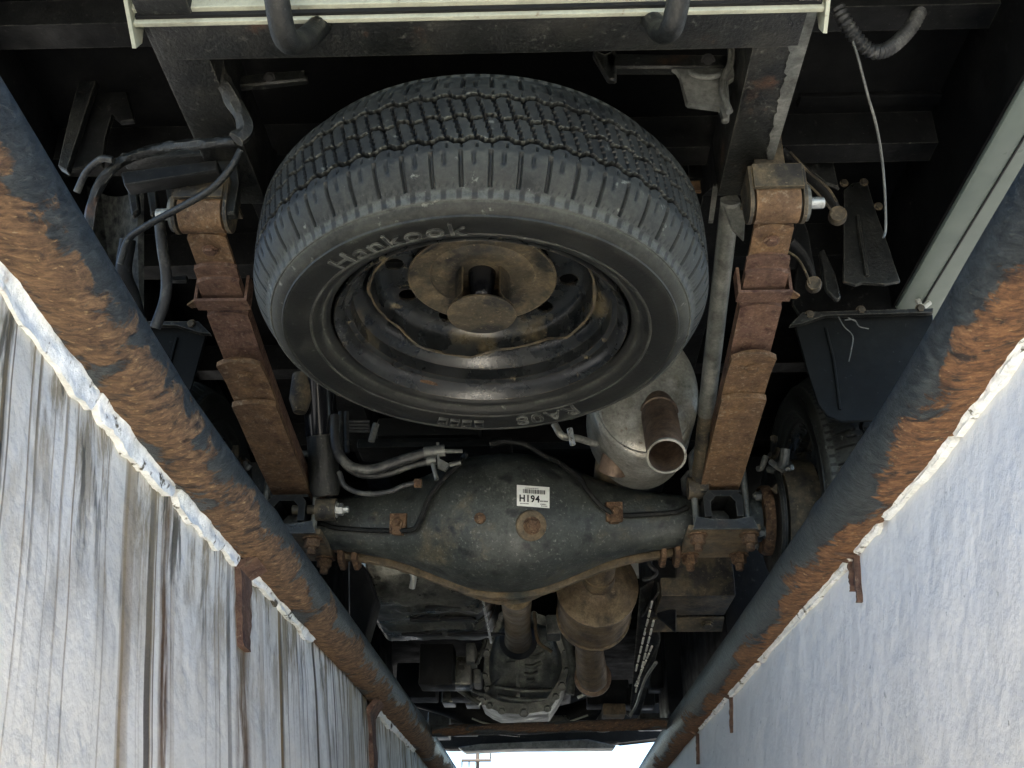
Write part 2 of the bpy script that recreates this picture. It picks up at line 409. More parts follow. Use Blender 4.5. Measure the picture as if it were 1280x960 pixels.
        dots = noise_fac(nt, coords(nt, (1, 1.0, 1.0)), 75, 0.735, 0.765, 3, 0.5)[0]
        c = mix(nt, math_n(nt, 'MULTIPLY', dots, 0.7), c, (0.20, 0.20, 0.19))
        runs, _ = noise_fac(nt, coords(nt, (1, 1, 0.06)), 24, 0.58, 0.78, 4, 0.6)
        c = mix(nt, math_n(nt, 'MULTIPLY', runs, 0.16), c, (0.36, 0.37, 0.36))
    nt.links.new(c, b.inputs['Base Color'])
    n1 = noise_fac(nt, coords(nt), 26, 0, 1, 6, 0.6)[1]
    n2 = noise_fac(nt, coords(nt), 7, 0, 1, 3, 0.5)[1]
    bp = N(nt, 'ShaderNodeBump')
    bp.inputs['Strength'].default_value = 0.6
    bp.inputs['Distance'].default_value = 0.02
    nt.links.new(math_n(nt, 'ADD', math_n(nt, 'MULTIPLY', n1, 0.4), n2), bp.inputs['Height'])
    nt.links.new(bp.outputs[0], b.inputs['Normal'])
    return m
M_wallL = wall_material('stained pit wall paint', True, (0.77, 0.75, 0.69), 1.3)
M_wallR = wall_material('pit wall paint', False, (0.80, 0.79, 0.76), 4.1)
M_mortar = layered('limewashed mortar', (0.84, 0.85, 0.83), [((0.60, 0.61, 0.57), 14, 0.45, 0.72, ONE), ((0.10, 0.09, 0.06), 44, 0.60, 0.66, ONE), ((0.06, 0.05, 0.035), 16, 0.64, 0.68, ONE), ((0.27, 0.18, 0.09), 9, 0.64, 0.72, ONE)], 0.85, 0, 1.0, 70, None, 0.5, 'Object', 0.2, 0.35)

# ------------------------------------------------------------------ object and mesh helpers
def tag(o, label=None, cat=None, group=None, kind=None):
    for k, v in (('label', label), ('category', cat), ('group', group), ('kind', kind)):
        if v:
            o[k] = v
    return o

def thing(name, loc, label, cat, group=None, rot=None):
    o = bpy.data.objects.new(name, None)
    o.empty_display_size = 0.1
    o.location = loc
    if rot:
        o.rotation_euler = rot
    COL.objects.link(o)
    return tag(o, label, cat, group)

def obj(name, bm, mat, parent=None, smooth=True, label=None, local=False):
    """link a bmesh as one mesh object; world coordinates are kept when the parent stands elsewhere"""
    if isinstance(bm, bmesh.types.BMesh):
        me = bpy.data.meshes.new(name)
        bmesh.ops.recalc_face_normals(bm, faces=bm.faces)
        bm.to_mesh(me)
        bm.free()
    else:
        me = bm
    if not me.materials:
        me.materials.append(mat)
    if smooth:
        for p in me.polygons:
            p.use_smooth = True
        if hasattr(me, 'set_sharp_from_angle'):
            me.set_sharp_from_angle(angle=math.radians(38))
    o = bpy.data.objects.new(name, me)
    COL.objects.link(o)
    if parent is not None:
        o.parent = parent
        if not local and parent.type == 'EMPTY':
            o.matrix_parent_inverse = (Matrix.Translation(parent.location) @ parent.rotation_euler.to_matrix().to_4x4()).inverted()
    if label:
        o['label'] = label
    return o

def box(bm, lo, hi, bev=0.0, seg=2):
    r = bmesh.ops.create_cube(bm, size=1)
    for v in r['verts']:
        v.co = V([lo[i] + (v.co[i] + 0.5) * (hi[i] - lo[i]) for i in range(3)])
    if bev:
        es = list({e for v in r['verts'] for e in v.link_edges})
        bmesh.ops.bevel(bm, geom=es, offset=bev, segments=seg, affect='EDGES', profile=0.6)
    return bm

def B(lo, hi, bev=0.0):
    return box(bmesh.new(), lo, hi, bev)

def smooth_path(pts, n=6):
    """Catmull-Rom through the points"""
    P = [V(p) for p in pts]
    if len(P) < 3:
        return P
    P = [P[0] * 2 - P[1]] + P + [P[-1] * 2 - P[-2]]
    out = []
    for i in range(1, len(P) - 2):
        for k in range(n):
            t = k / n
            a, b, c, d = P[i - 1], P[i], P[i + 1], P[i + 2]
            out.append(0.5 * ((2 * b) + (c - a) * t + (2 * a - 5 * b + 4 * c - d) * t * t + (3 * b - a - 3 * c + d) * t ** 3))
    out.append(P[-2])
    return out

def tube(bm, pts, r, seg=10, caps=True, flat=1.0, rough=0.0):
    """sweep a circle (or a flattened one) along points; r may be a list"""
    pts = [V(p) for p in pts]
    n = len(pts)
    rs = r if isinstance(r, (list, tuple)) else [r] * n
    if len(rs) != n:
        rs = [rs[min(int(i / max(1, n - 1) * (len(rs) - 1)), len(rs) - 2)] * (1 - (i / max(1, n - 1) * (len(rs) - 1)) % 1 if i < n - 1 else 0) + rs[min(int(i / max(1, n - 1) * (len(rs) - 1)) + 1, len(rs) - 1)] * ((i / max(1, n - 1) * (len(rs) - 1)) % 1 if i < n - 1 else 1) for i in range(n)]
    t0 = (pts[1] - pts[0]).normalized()
    up = V((0, 0, 1)) if abs(t0.z) < 0.9 else V((0, 1, 0))
    u = t0.cross(up).normalized()
    rings = []
    for i, p in enumerate(pts):
        t = (pts[min(i + 1, n - 1)] - pts[max(i - 1, 0)]).normalized()
        u = (u - t * u.dot(t)).normalized()
        w = t.cross(u)
        ring = []
        for k in range(seg):
            a = 2 * PI * k / seg
            q = rs[i] * (1 + (rough * (noise.noise(p * 40 + V((math.cos(a), math.sin(a), 0)) * 2)) if rough else 0))
            ring.append(bm.verts.new(p + u * math.cos(a) * q + w * math.sin(a) * q * flat))
        rings.append(ring)
    for i in range(n - 1):
        for k in range(seg):
            bm.faces.new((rings[i][k], rings[i][(k + 1) % seg], rings[i + 1][(k + 1) % seg], rings[i + 1][k]))
    if caps:
        bm.faces.new(rings[0][::-1])
        bm.faces.new(rings[-1])
    return bm

def T(pts, r, seg=10, **k):
    return tube(bmesh.new(), pts, r, seg, **k)

def lathe(bm, prof, p0, axis, seg=32, closed=False, sx=1.0, sy=1.0, ref=None):
    """revolve (radius, distance along the axis) round an axis through p0"""
    ax = V(axis).normalized()
    ref = V(ref) if ref else (V((0, 0, 1)) if abs(ax.z) < 0.9 else V((1, 0, 0)))
    u = (ref - ax * ref.dot(ax)).normalized()
    w = ax.cross(u)
    p0 = V(p0)
    rings = []
    for r, h in prof:
        if r < 1e-6:
            rings.append([bm.verts.new(p0 + ax * h)])
        else:
            rings.append([bm.verts.new(p0 + ax * h + u * math.cos(2 * PI * k / seg) * r * sx + w * math.sin(2 * PI * k / seg) * r * sy) for k in range(seg)])
    pairs = list(zip(rings, rings[1:])) + ([(rings[-1], rings[0])] if closed else [])
    for a, b in pairs:
        for k in range(seg):
            l = (k + 1) % seg
            if len(a) == 1 and len(b) == 1:
                continue
            if len(a) == 1:
                bm.faces.new((a[0], b[l], b[k]))
            elif len(b) == 1:
                bm.faces.new((a[k], a[l], b[0]))
            else:
                bm.faces.new((a[k], a[l], b[l], b[k]))
    return bm

def L(prof, p0, axis, seg=32, **k):
    return lathe(bmesh.new(), prof, p0, axis, seg, **k)

def plate(bm, pts, thick, bev=0.0):
    """an outline of points given thickness along a vector"""
    pts = [V(p) for p in pts]
    th = V(thick)
    a = [bm.verts.new(p) for p in pts]
    b = [bm.verts.new(p + th) for p in pts]
    bm.faces.new(a)
    bm.faces.new(b[::-1])
    n = len(pts)
    for i in range(n):
        bm.faces.new((a[i], b[i], b[(i + 1) % n], a[(i + 1) % n]))
    if bev:
        bmesh.ops.bevel(bm, geom=list(bm.edges), offset=bev, segments=1, affect='EDGES')
    return bm

def PL(pts, thick, bev=0.0):
    return plate(bmesh.new(), pts, thick, bev)

_bolts = {}
def bolt(parent, p, axis, r=0.011, h=0.012, stud=0.0, mat=None, name='bolt'):
    """a hexagon head on its washer; stud adds a threaded end"""
    key = (round(r, 4), round(h, 4), round(stud, 4), mat.name if mat else '')
    if key not in _bolts:
        bm = bmesh.new()
        lathe(bm, [(0, 0), (r * 1.45, 0), (r * 1.45, r * 0.22), (0, r * 0.22)], (0, 0, 0), (0, 0, 1), 16)
        lathe(bm, [(0, r * 0.2), (r * 1.1, r * 0.2), (r * 1.12, r * 0.2 + h * 0.85), (r * 0.93, r * 0.2 + h), (0, r * 0.2 + h)], (0, 0, 0), (0, 0, 1), 6)
        if stud:
            lathe(bm, [(r * 0.62, h * 0.5), (r * 0.62, h + stud * 0.9), (r * 0.5, h + stud), (0, h + stud)], (0, 0, 0), (0, 0, 1), 10)
        me = bpy.data.meshes.new('bolt')
        bmesh.ops.recalc_face_normals(bm, faces=bm.faces)
        bm.to_mesh(me)
        bm.free()
        me.materials.append(mat or M_bolt_rust)
        _bolts[key] = me
    o = bpy.data.objects.new(name, _bolts[key])
    COL.objects.link(o)
    o.parent = parent
    if parent.type == 'EMPTY':
        o.matrix_parent_inverse = Matrix.Translation(parent.location).inverted()
    o.location = p
    o.rotation_euler = V(axis).to_track_quat('Z', 'Y').to_euler()
    return o

def text_mesh(body, size, extrude, bold=0.0):
    """(vertices, faces) of a word in the built-in typeface, centred on its width"""
    cu = bpy.data.curves.new('lettering', 'FONT')
    cu.body = body
    cu.size = size
    cu.extrude = extrude
    cu.offset = bold
    cu.align_x = 'CENTER'
    cu.space_character = 1.12
    cu.resolution_u = 4
    o = bpy.data.objects.new('lettering', cu)
    COL.objects.link(o)
    bpy.context.view_layer.update()
    me = bpy.data.meshes.new_from_object(o.evaluated_get(bpy.context.evaluated_depsgraph_get()))
    bpy.data.objects.remove(o)
    bpy.data.curves.remove(cu)
    return me

# ================================================================== THE SETTING
# pit edge pipes: a few welded lengths that do not lie quite straight
def pipe_x(side, y):
    pts = [(-2.5, 0.425), (0.3, 0.432), (0.62, 0.438), (1.2, 0.456), (1.9, 0.448), (3.5, 0.424), (6.5, 0.415)]
    if side < 0:
        pts = [(-2.5, 0.425), (0.3, 0.430), (0.57, 0.437), (1.15, 0.457), (1.9, 0.444), (3.6, 0.412), (6.5, 0.40)]
    for (y0, x0), (y1, x1) in zip(pts, pts[1:]):
        if y <= y1:
            return side * (x0 + (x1 - x0) * (y - y0) / (y1 - y0))
    return side * pts[-1][1]

PR = 0.0475
def wall_off(side, z):
    return 0.018 + z * (0.12 if side < 0 else 0.07)      # the walls lean: the pit narrows downwards

PIT_Y0, PIT_Y1 = -2.2, 6.4
PIT_Z = -1.75

def ground():
    bm = bmesh.new()
    ys = [-2.2 + i * 0.2 for i in range(44)]
    def quad(*p):
        bm.faces.new([bm.verts.new((x, y, GZ)) for x, y in p])
    for s in (-1, 1):
        for a, b in zip(ys, ys[1:]):
            quad((pipe_x(s, a) + s * 0.03, a), (s * 3, a), (s * 3, b), (pipe_x(s, b) + s * 0.03, b))
        quad((s * 3, -400), (s * 400, -400), (s * 400, 400), (s * 3, 400))
    quad((-3, ys[-1]), (3, ys[-1]), (3, 400), (-3, 400))
    quad((-3, -400), (3, -400), (3, -2.2), (-3, -2.2))
    bmesh.ops.remove_doubles(bm, verts=bm.verts, dist=1e-4)
    tag(obj('ground', bm, M_ground, smooth=False), 'dark asphalt apron around the inspection pit', None, None, 'structure')
    tag(obj('pit_floor', B((-0.7, PIT_Y0 - 0.2, PIT_Z - 0.1), (0.7, PIT_Y1 + 0.2, PIT_Z)), M_pitfloor, smooth=False), 'concrete floor of the inspection pit', None, None, 'structure')
ground()

def pit_wall(side, mat, label):
    """a rough painted face under the pipe, thick concrete behind it"""
    bm = bmesh.new()
    ny, nz = 200, 60
    grid = []
    for i in range(ny + 1):
        y = PIT_Y0 + (PIT_Y1 - PIT_Y0) * i / ny
        col = []
        for j in range(nz + 1):
            t = j / nz
            z = -0.045 - (abs(PIT_Z) - 0.045) * t ** 1.6
            n = noise.noise(V((side * 3, y * 2.2, z * 2.2))) * 0.006 + noise.noise(V((side * 9, y * 9, z * 9))) * 0.002
            x = pipe_x(side, y) + side * (wall_off(side, z) + n)
            col.append(bm.verts.new((x, y, z)))
        col.append(bm.verts.new((pipe_x(side, y) + side * 0.25, y, PIT_Z)))
        col.append(bm.verts.new((pipe_x(side, y) + side * 0.25, y, GZ - 0.004)))
        grid.append(col)
    for a, b in zip(grid, grid[1:]):
        m = len(a)
        for j in range(m):
            bm.faces.new((a[j], a[(j + 1) % m], b[(j + 1) % m], b[j]))
    bm.faces.new(grid[0])
    bm.faces.new(grid[-1][::-1])
    w = obj('pit_wall', bm, mat)
    tag(w, label, 'wall', None, 'thing')
    return w
wall_l = pit_wall(-1, M_wallL, 'pale painted pit wall streaked with brown and black run-off stains')
wall_r = pit_wall(1, M_wallR, 'clean bluish white painted pit wall with few chips')
end_w = obj('pit_end_wall', B((-0.62, PIT_Y0 - 0.2, PIT_Z), (0.62, PIT_Y0 + 0.001, GZ - 0.004)), M_pitfloor, smooth=False)
tag(end_w, 'plain concrete wall closing the pit behind the truck', 'wall')
end_w2 = obj('pit_end_wall', B((-0.62, PIT_Y1 - 0.001, PIT_Z), (0.62, PIT_Y1 + 0.2, GZ - 0.004)), M_pitfloor, smooth=False)
tag(end_w2, 'concrete wall closing the pit under the truck front', 'wall')

def mortar(side, y0, y1, seed, depth=0.040):
    """a limewashed strip of mortar between pipe and wall, its lower edge chipped"""
    bm = bmesh.new()
    n = max(6, int((y1 - y0) / 0.005))
    rows = []
    for i in range(n + 1):
        y = y0 + (y1 - y0) * i / n
        end = max(0, min(1, (y - y0) / 0.012, (y1 - y) / 0.012))
        px = pipe_x(side, y)
        e = depth * (0.72 + 0.45 * noise.noise(V((seed, y * 9, 0))) + 0.22 * noise.noise(V((seed, y * 26, 2))) + 0.08 * noise.noise(V((seed, y * 90, 4)))) * (0.5 + 0.5 * end)
        e = max(0.008, e)
        row = []
        for k in range(7):
            t = k / 6
            lump = 0.0035 * noise.noise(V((seed + 7, y * 22, t * 2.2))) + 0.0018 * noise.noise(V((seed + 3, y * 70, t * 6)))
            x = px + side * (0.000 + (wall_off(side, -0.0445 - e * t) - 0.0065) * t ** 0.6) - side * lump
            row.append(bm.verts.new((x, y, -0.0445 - e * t)))
        row.append(bm.verts.new((px + side * 0.03, y, -0.0445 - e * 0.97)))
        row.append(bm.verts.new((px + side * 0.03, y, -0.040)))
        rows.append(row)
    for a, b in zip(rows, rows[1:]):
        m = len(a)
        for k in range(m):
            bm.faces.new((a[k], a[(k + 1) % m], b[(k + 1) % m], b[k]))
    bm.faces.new(rows[0])
    bm.faces.new(rows[-1][::-1])
    return bm
for y0, y1 in ((0.35, 0.985), (0.99, 1.255), (1.27, 1.550), (1.630, 1.80), (1.804, 2.08), (2.80, 3.6)):
    obj('mortar_fillet', mortar(-1, y0, y1, y0 * 7, 0.036 if y0 < 1.58 else 0.022), M_mortar, wall_l)
for y0, y1 in ((0.4, 1.12), (1.13, 1.40), (1.43, 1.55), (1.585, 2.3), (2.33, 3.2)):
    obj('mortar_fillet', mortar(1, y0, y1, y0 * 5 + 2, 0.013), M_mortar, wall_r)

def pit_pipe(side, mat, label, y0=-2.1, y1=6.2, cuts=()):
    bm = bmesh.new()
    uvl = bm.loops.layers.uv.new('wrap')
    seg = 40
    ys = [y0 + (y1 - y0) * i / 260 for i in range(261)]
    rings = []
    for y in ys:
        c = V((pipe_x(side, y), y, 0))
        ring = []
        for k in range(seg):
            a = 2 * PI * k / seg
            r = PR + 0.0012 * noise.noise(V((math.cos(a) * 2, y * 5, math.sin(a) * 2 + side)))
            for yc in cuts:
                if abs(y - yc) < 0.03:
                    r += 0.003 * (1 - abs(y - yc) / 0.03)
            ring.append(bm.verts.new(c + V((side * -math.sin(a) * r, 0, math.cos(a) * r))))
        rings.append(ring)
    for i in range(len(ys) - 1):
        for k in range(seg):
            f = bm.faces.new((rings[i][k], rings[i][(k + 1) % seg], rings[i + 1][(k + 1) % seg], rings[i + 1][k]))
            for lp, (kk, yy) in zip(f.loops, ((k, ys[i]), (k + 1, ys[i]), (k + 1, ys[i + 1]), (k, ys[i + 1]))):
                lp[uvl].uv = (kk / seg, yy)
    bm.faces.new(rings[0][::-1])
    bm.faces.new(rings[-1])
    o = obj('edge_pipe', bm, mat)
    tag(o, label, 'pipe')
    return o
pipe_l = pit_pipe(-1, M_pipeL, 'rusty black steel pipe edging the stained pit wall', cuts=(1.582,))
pipe_r = pit_pipe(1, M_pipeR, 'rust-patched black steel pipe edging the clean pit wall', cuts=(1.566,))

def anchor(side, y, parent, length=0.10, w=0.03):
    """a rusted flat iron strap welded to the pipe and let into the wall"""
    bm = bmesh.new()
    x = pipe_x(side, y)
    n = 16
    rows = []
    for i in range(n + 1):
        t = i / n
        z = -0.047 - length * t
        xo = wall_off(side, z) - 0.0075 if t > 0.12 else -0.020 + (wall_off(side, z) + 0.0125) * t / 0.12
        ww = w / 2 * (1 - 0.45 * t) * (1 + 0.35 * noise.noise(V((y * 9, t * 5, 1))))
        o = 0.004 * noise.noise(V((y * 7, t * 4, 6)))
        rows.append([bm.verts.new((x + side * (xo + dx + 0.002 * noise.noise(V((t * 9, dx * 300, y)))), y + o + dy * ww, z)) for dx, dy in ((0, -1), (0, 1), (0.016, 1), (0.016, -1))])
    for a, b in zip(rows, rows[1:]):
        for k in range(4):
            bm.faces.new((a[k], a[(k + 1) % 4], b[(k + 1) % 4], b[k]))
    bm.faces.new(rows[0])
    bm.faces.new(rows[-1][::-1])
    return obj('anchor_strap', bm, M_rust_red, parent)
anchor(-1, 1.590, pipe_l, 0.13, 0.075)
anchor(-1, 2.767, pipe_l, 0.26, 0.09)
anchor(1, 1.560, pipe_r, 0.075, 0.010)
anchor(1, 1.590, pipe_r, 0.050, 0.008)
anchor(1, 2.678, pipe_r, 0.09, 0.014)
anchor(1, 3.256, pipe_r, 0.09, 0.014)

# weld spots and drips on the clean wall
def cross_bar():
    p0, p1 = V((pipe_x(-1, 3.62) + 0.02, 3.62, 0.012)), V((pipe_x(1, 3.50) - 0.02, 3.50, 0.014))
    bm = bmesh.new()
    uvl = bm.loops.layers.uv.new('wrap')
    n, seg = 50, 16
    rings = []
    for i in range(n + 1):
        c = p0.lerp(p1, i / n)
        rings.append([bm.verts.new(c + V((0, math.cos(2 * PI * k / seg), math.sin(2 * PI * k / seg))) * (0.018 + 0.0015 * noise.noise(V((c.x * 20, k, 0))))) for k in range(seg)])
    for i in range(n):
        for k in range(seg):
            f = bm.faces.new((rings[i][k], rings[i][(k + 1) % seg], rings[i + 1][(k + 1) % seg], rings[i + 1][k]))
            for lp, (kk, ii) in zip(f.loops, ((k, i), (k + 1, i), (k + 1, i + 1), (k, i + 1))):
                lp[uvl].uv = (kk / seg, ii / n * 0.8)
    bm.faces.new(rings[0])
    bm.faces.new(rings[-1][::-1])
    o = obj('cross_bar', bm, M_bar)
    tag(o, 'thin rusty steel bar bridging the pit between the two edge pipes', 'bar')
cross_bar()

# utility pole far beyond the truck
def utility_pole():
    y = 62.0
    base = A(597, 950, Y=y)
    t = thing('utility_pole', (base.x, y, GZ), 'distant wooden utility pole with a short crossarm against the sky', 'utility pole')
    h = A(597, 942, Y=y).z
    arm_z = A(597, 951, Y=y).z
    obj('pole', T([(base.x, y, GZ - 0.5), (base.x, y, h)], [0.16, 0.10], 12), M_wood, t)
    x0, x1 = A(577, 951, Y=y).x, A(614, 951, Y=y).x
    arm = obj('crossarm', B((x0, y - 0.21, arm_z - 0.07), (x1, y - 0.10, arm_z + 0.07), 0.01), M_wood, t)
    for f in (0.02, 0.26, 0.5, 0.98):
        x = x0 + (x1 - x0) * f
        hh = 0.62 if f > 0.9 else -0.30
        obj('insulator', L([(0, 0), (0.035, 0.02), (0.05, 0.1), (0.03, abs(hh)), (0, abs(hh) + 0.02)], (x, y - 0.155, arm_z + (0.06 if hh > 0 else -0.06)), (0, 0, 1 if hh > 0 else -1), 10), M_grey, arm)
utility_pole()

# ================================================================== THE TRUCK
truck = thing('light_truck', (XC, 2.36, GZ), 'light truck with rusty leaf springs parked over the inspection pit, underside in view', 'truck')
MX = lambda x: 2 * XC - x                       # mirror across the truck's centre line

# ---- cargo body
body = obj('cargo_body', B((-0.93, 0.44, 0.93), (0.76, 4.1, 2.5), 0.02), M_body, truck)  # unseen rear overhang, lengthened to keep the sun off tyre and pipes
floor_o = obj('box_floor', B((-0.925, 0.46, 0.83), (0.742, 4.1, 0.9295)), M_floor, truck)
for y, z0, h in ((1.30, 0.775, 0.075), (1.62, 0.755, 0.09), (1.98, 0.745, 0.10), (2.5, 0.755, 0.09), (3.0, 0.755, 0.09), (3.5, 0.755, 0.09)):
    bm = bmesh.new()
    box(bm, (-0.92, y - 0.004, z0), (0.742, y + 0.004, 0.829))
    box(bm, (-0.92, y + 0.0041, z0), (0.742, y + 0.05, z0 + 0.008))
    obj('floor_crossmember', bm, M_black, floor_o, smooth=False)
obj('sill_dark_panel', B((0.7425, 0.85, 0.622), (0.7475, 4.1, 0.92)), M_floor, truck, smooth=False)  # black sheet added to keep the sill's inner face dark
obj('side_sill', B((0.748, 0.85, 0.615), (0.86, 4.1, 0.9), 0.012), M_sill, truck, label='grey green painted sill of the cargo body')
obj('sill_seam', B((0.795, 1.03, 0.612), (0.798, 3.9, 0.6145)), M_ink, bpy.data.objects['side_sill'], smooth=False)
obj('side_sill', B((MX(0.86), 1.02, 0.70), (MX(0.748), 4.1, 0.9), 0.012), M_black, truck)  # left sill coloured black so that this corner stays dark
# cab and chassis front
obj('cab_floor', B((-0.90, 4.15, 0.52), (0.73, 5.9, 0.66), 0.03), M_floor, truck)
obj('cab', B((-0.92, 4.15, 0.66), (0.75, 6.0, 2.1), 0.12), M_body, truck)

obj('sky_gap_box', B((0.50, 2.98, 0.16), (0.80, 4.05, 0.70), 0.02), M_black, truck)  # dark box added to shut out the sky between wheel and pipe
obj('side_tank', B((-0.97, 2.98, 0.16), (-0.67, 4.05, 0.70), 0.02), M_black, truck)
obj('cab_step', B((0.45, 4.1, 0.14), (0.78, 4.42, 0.55), 0.02), M_black, truck)
obj('cab_step', B((-0.95, 4.1, 0.14), (-0.62, 4.42, 0.55), 0.02), M_black, truck)
# ---- frame rails
def rail(side):
    xm = XC + side * 0.444
    r = obj('frame_rail', B((xm - 0.040, 1.10, 0.62), (xm + 0.040, 1.585, 0.745), 0.006), M_chassis, truck)
    bm = bmesh.new()
    plate(bm, [(xm - 0.038, 1.57, 0.64), (xm - 0.038, 1.75, 0.74), (xm - 0.038, 1.75, 0.83), (xm - 0.038, 1.57, 0.74)], (0.076, 0, 0))
    box(bm, (xm - 0.037, 1.74, 0.735), (xm + 0.037, 5.6, 0.829))
    obj('rail_kick_up', bm, M_black, r, smooth=False)
    return r
rail_r, rail_l = rail(1), rail(-1)
# flaked grey coating along the lower outer edge of one rail
def flaked():
    bm = bmesh.new()
    x1 = XC + 0.444 + 0.0402
    n = 60
    a = []
    for i in range(n + 1):
        y = 1.105 + (1.52 - 1.105) * i / n
        w = 0.030 * (1 - i / n * 0.6) * (1 + 0.35 * noise.noise(V((y * 30, 1, 0))) + 0.25 * noise.noise(V((y * 110, 3, 0))))
        a.append((bm.verts.new((x1 - w, y, 0.6182)), bm.verts.new((x1, y, 0.6182)), bm.verts.new((x1 + 0.0012, y, 0.6182 + 0.05))))
    for p, q in zip(a, a[1:]):
        bm.faces.new((p[0], p[1], q[1], q[0]))
        bm.faces.new((p[1], p[2], q[2], q[1]))
    obj('flaked_coating', bm, M_grey, rail_r, smooth=False)
flaked()

# ---- rear beam, bumper channel, hooks
YB = 1.165
beam = obj('rear_beam', B((-0.56, YB - 0.02, 0.618), (0.39, YB + 0.055, 0.70), 0.006), M_chassis, truck)
bump = thing('rear_bumper', (XC, YB - 0.06, 0.62), None, None)
bump.parent = truck
bump.matrix_parent_inverse = Matrix.Translation(truck.location).inverted()
def bumper():
    x0, x1 = -0.575, 0.405
    yb = YB - 0.035
    inv = (Matrix.Translation(bump.location)).inverted()
    def add(name, bm, m):
        o = obj(name, bm, m, bump, smooth=False)
        o.matrix_parent_inverse = inv
        return o
    add('bumper_lip', B((x0, yb + 0.004, 0.610), (x1, yb + 0.0125, 0.6235), 0.002), M_cream)
    add('bumper_face', B((x0, yb - 0.010, 0.624), (x1, yb + 0.004, 0.655), 0.002), M_cream)
    add('bumper_groove', B((x0 + 0.004, yb - 0.002, 0.6165), (x1 - 0.004, yb + 0.0035, 0.6235)), M_ink)
    add('bumper_web', B((x0 + 0.002, yb + 0.006, 0.6237), (x1 - 0.002, yb + 0.016, 0.80)), M_brown_in)
    for x in (x0 - 0.006, x1 + 0.0005):
        add('end_plate', PL([(x, yb - 0.10, 0.56 + 0.12), (x, yb + 0.03, 0.588), (x, yb + 0.045, 0.612), (x, yb + 0.02, 0.80), (x, yb - 0.10, 0.80)], (0.0055, 0, 0)), M_cream)
bumper()
def hook(name, pts, r):
    o = obj(name, T(smooth_path(pts, 8), r, 14), M_chassis, truck)
    return o
hook('tow_hook', [A(343, -40, Y=0.97), A(347, 5, Y=1.0), A(356, 45, Y=1.04), A(370, 54, Y=1.075), A(388, 44, Y=1.125), A(406, 24, Y=1.17), A(416, 12, Y=1.20)], 0.0165)
hook('tow_hook', [A(852, -30, Y=1.0), A(846, 10, Y=1.03), A(838, 36, Y=1.06), A(826, 40, Y=1.11), A(814, 24, Y=1.16), A(806, 12, Y=1.20)], 0.0155)
bm = bmesh.new()
pts = [A(478, 38, Y=1.26), A(520, 47, Y=1.25), A(590, 51, Y=1.25), A(650, 47, Y=1.25), A(720, 28, Y=1.26), A(720, 0, Y=1.26), A(478, 0, Y=1.26)]
obj('rear_valance', PL(pts, (0, 0.02, 0.0), 0.003), M_black, truck)

# ---- leaf springs
def spring_z(y):
    t = abs(2.36 - y) / 0.87
    return 0.372 + 0.130 * t ** 1.45
def leaf(bm, xm, w, y0, y1, drop, th=0.0085, bow=0.010, curl=0.0):
    """one spring leaf, its ends rounded in plan and the tip curled down"""
    n, m = 30, 6
    rows = []
    for i in range(n + 1):
        t = i / n
        row = []
        for lay in (0, 1):
            for k in (range(m + 1) if lay == 0 else range(m, -1, -1)):
                u = k / m * 2 - 1
                e = bow * u * u * (max(0, 1 - t / 0.12) - max(0, 1 - (1 - t) / 0.12))
                y = y0 + (y1 - y0) * t + e
                z = spring_z(y) - drop - curl * max(0, 1 - t / 0.10) ** 2
                row.append(bm.verts.new((xm + u * w / 2, y, z + lay * th)))
        rows.append(row)
    q = len(rows[0])
    for a, b in zip(rows, rows[1:]):
        for k in range(q):
            bm.faces.new((a[k], a[(k + 1) % q], b[(k + 1) % q], b[k]))
    bm.faces.new(rows[0][::-1])
    bm.faces.new(rows[-1])
    return bm

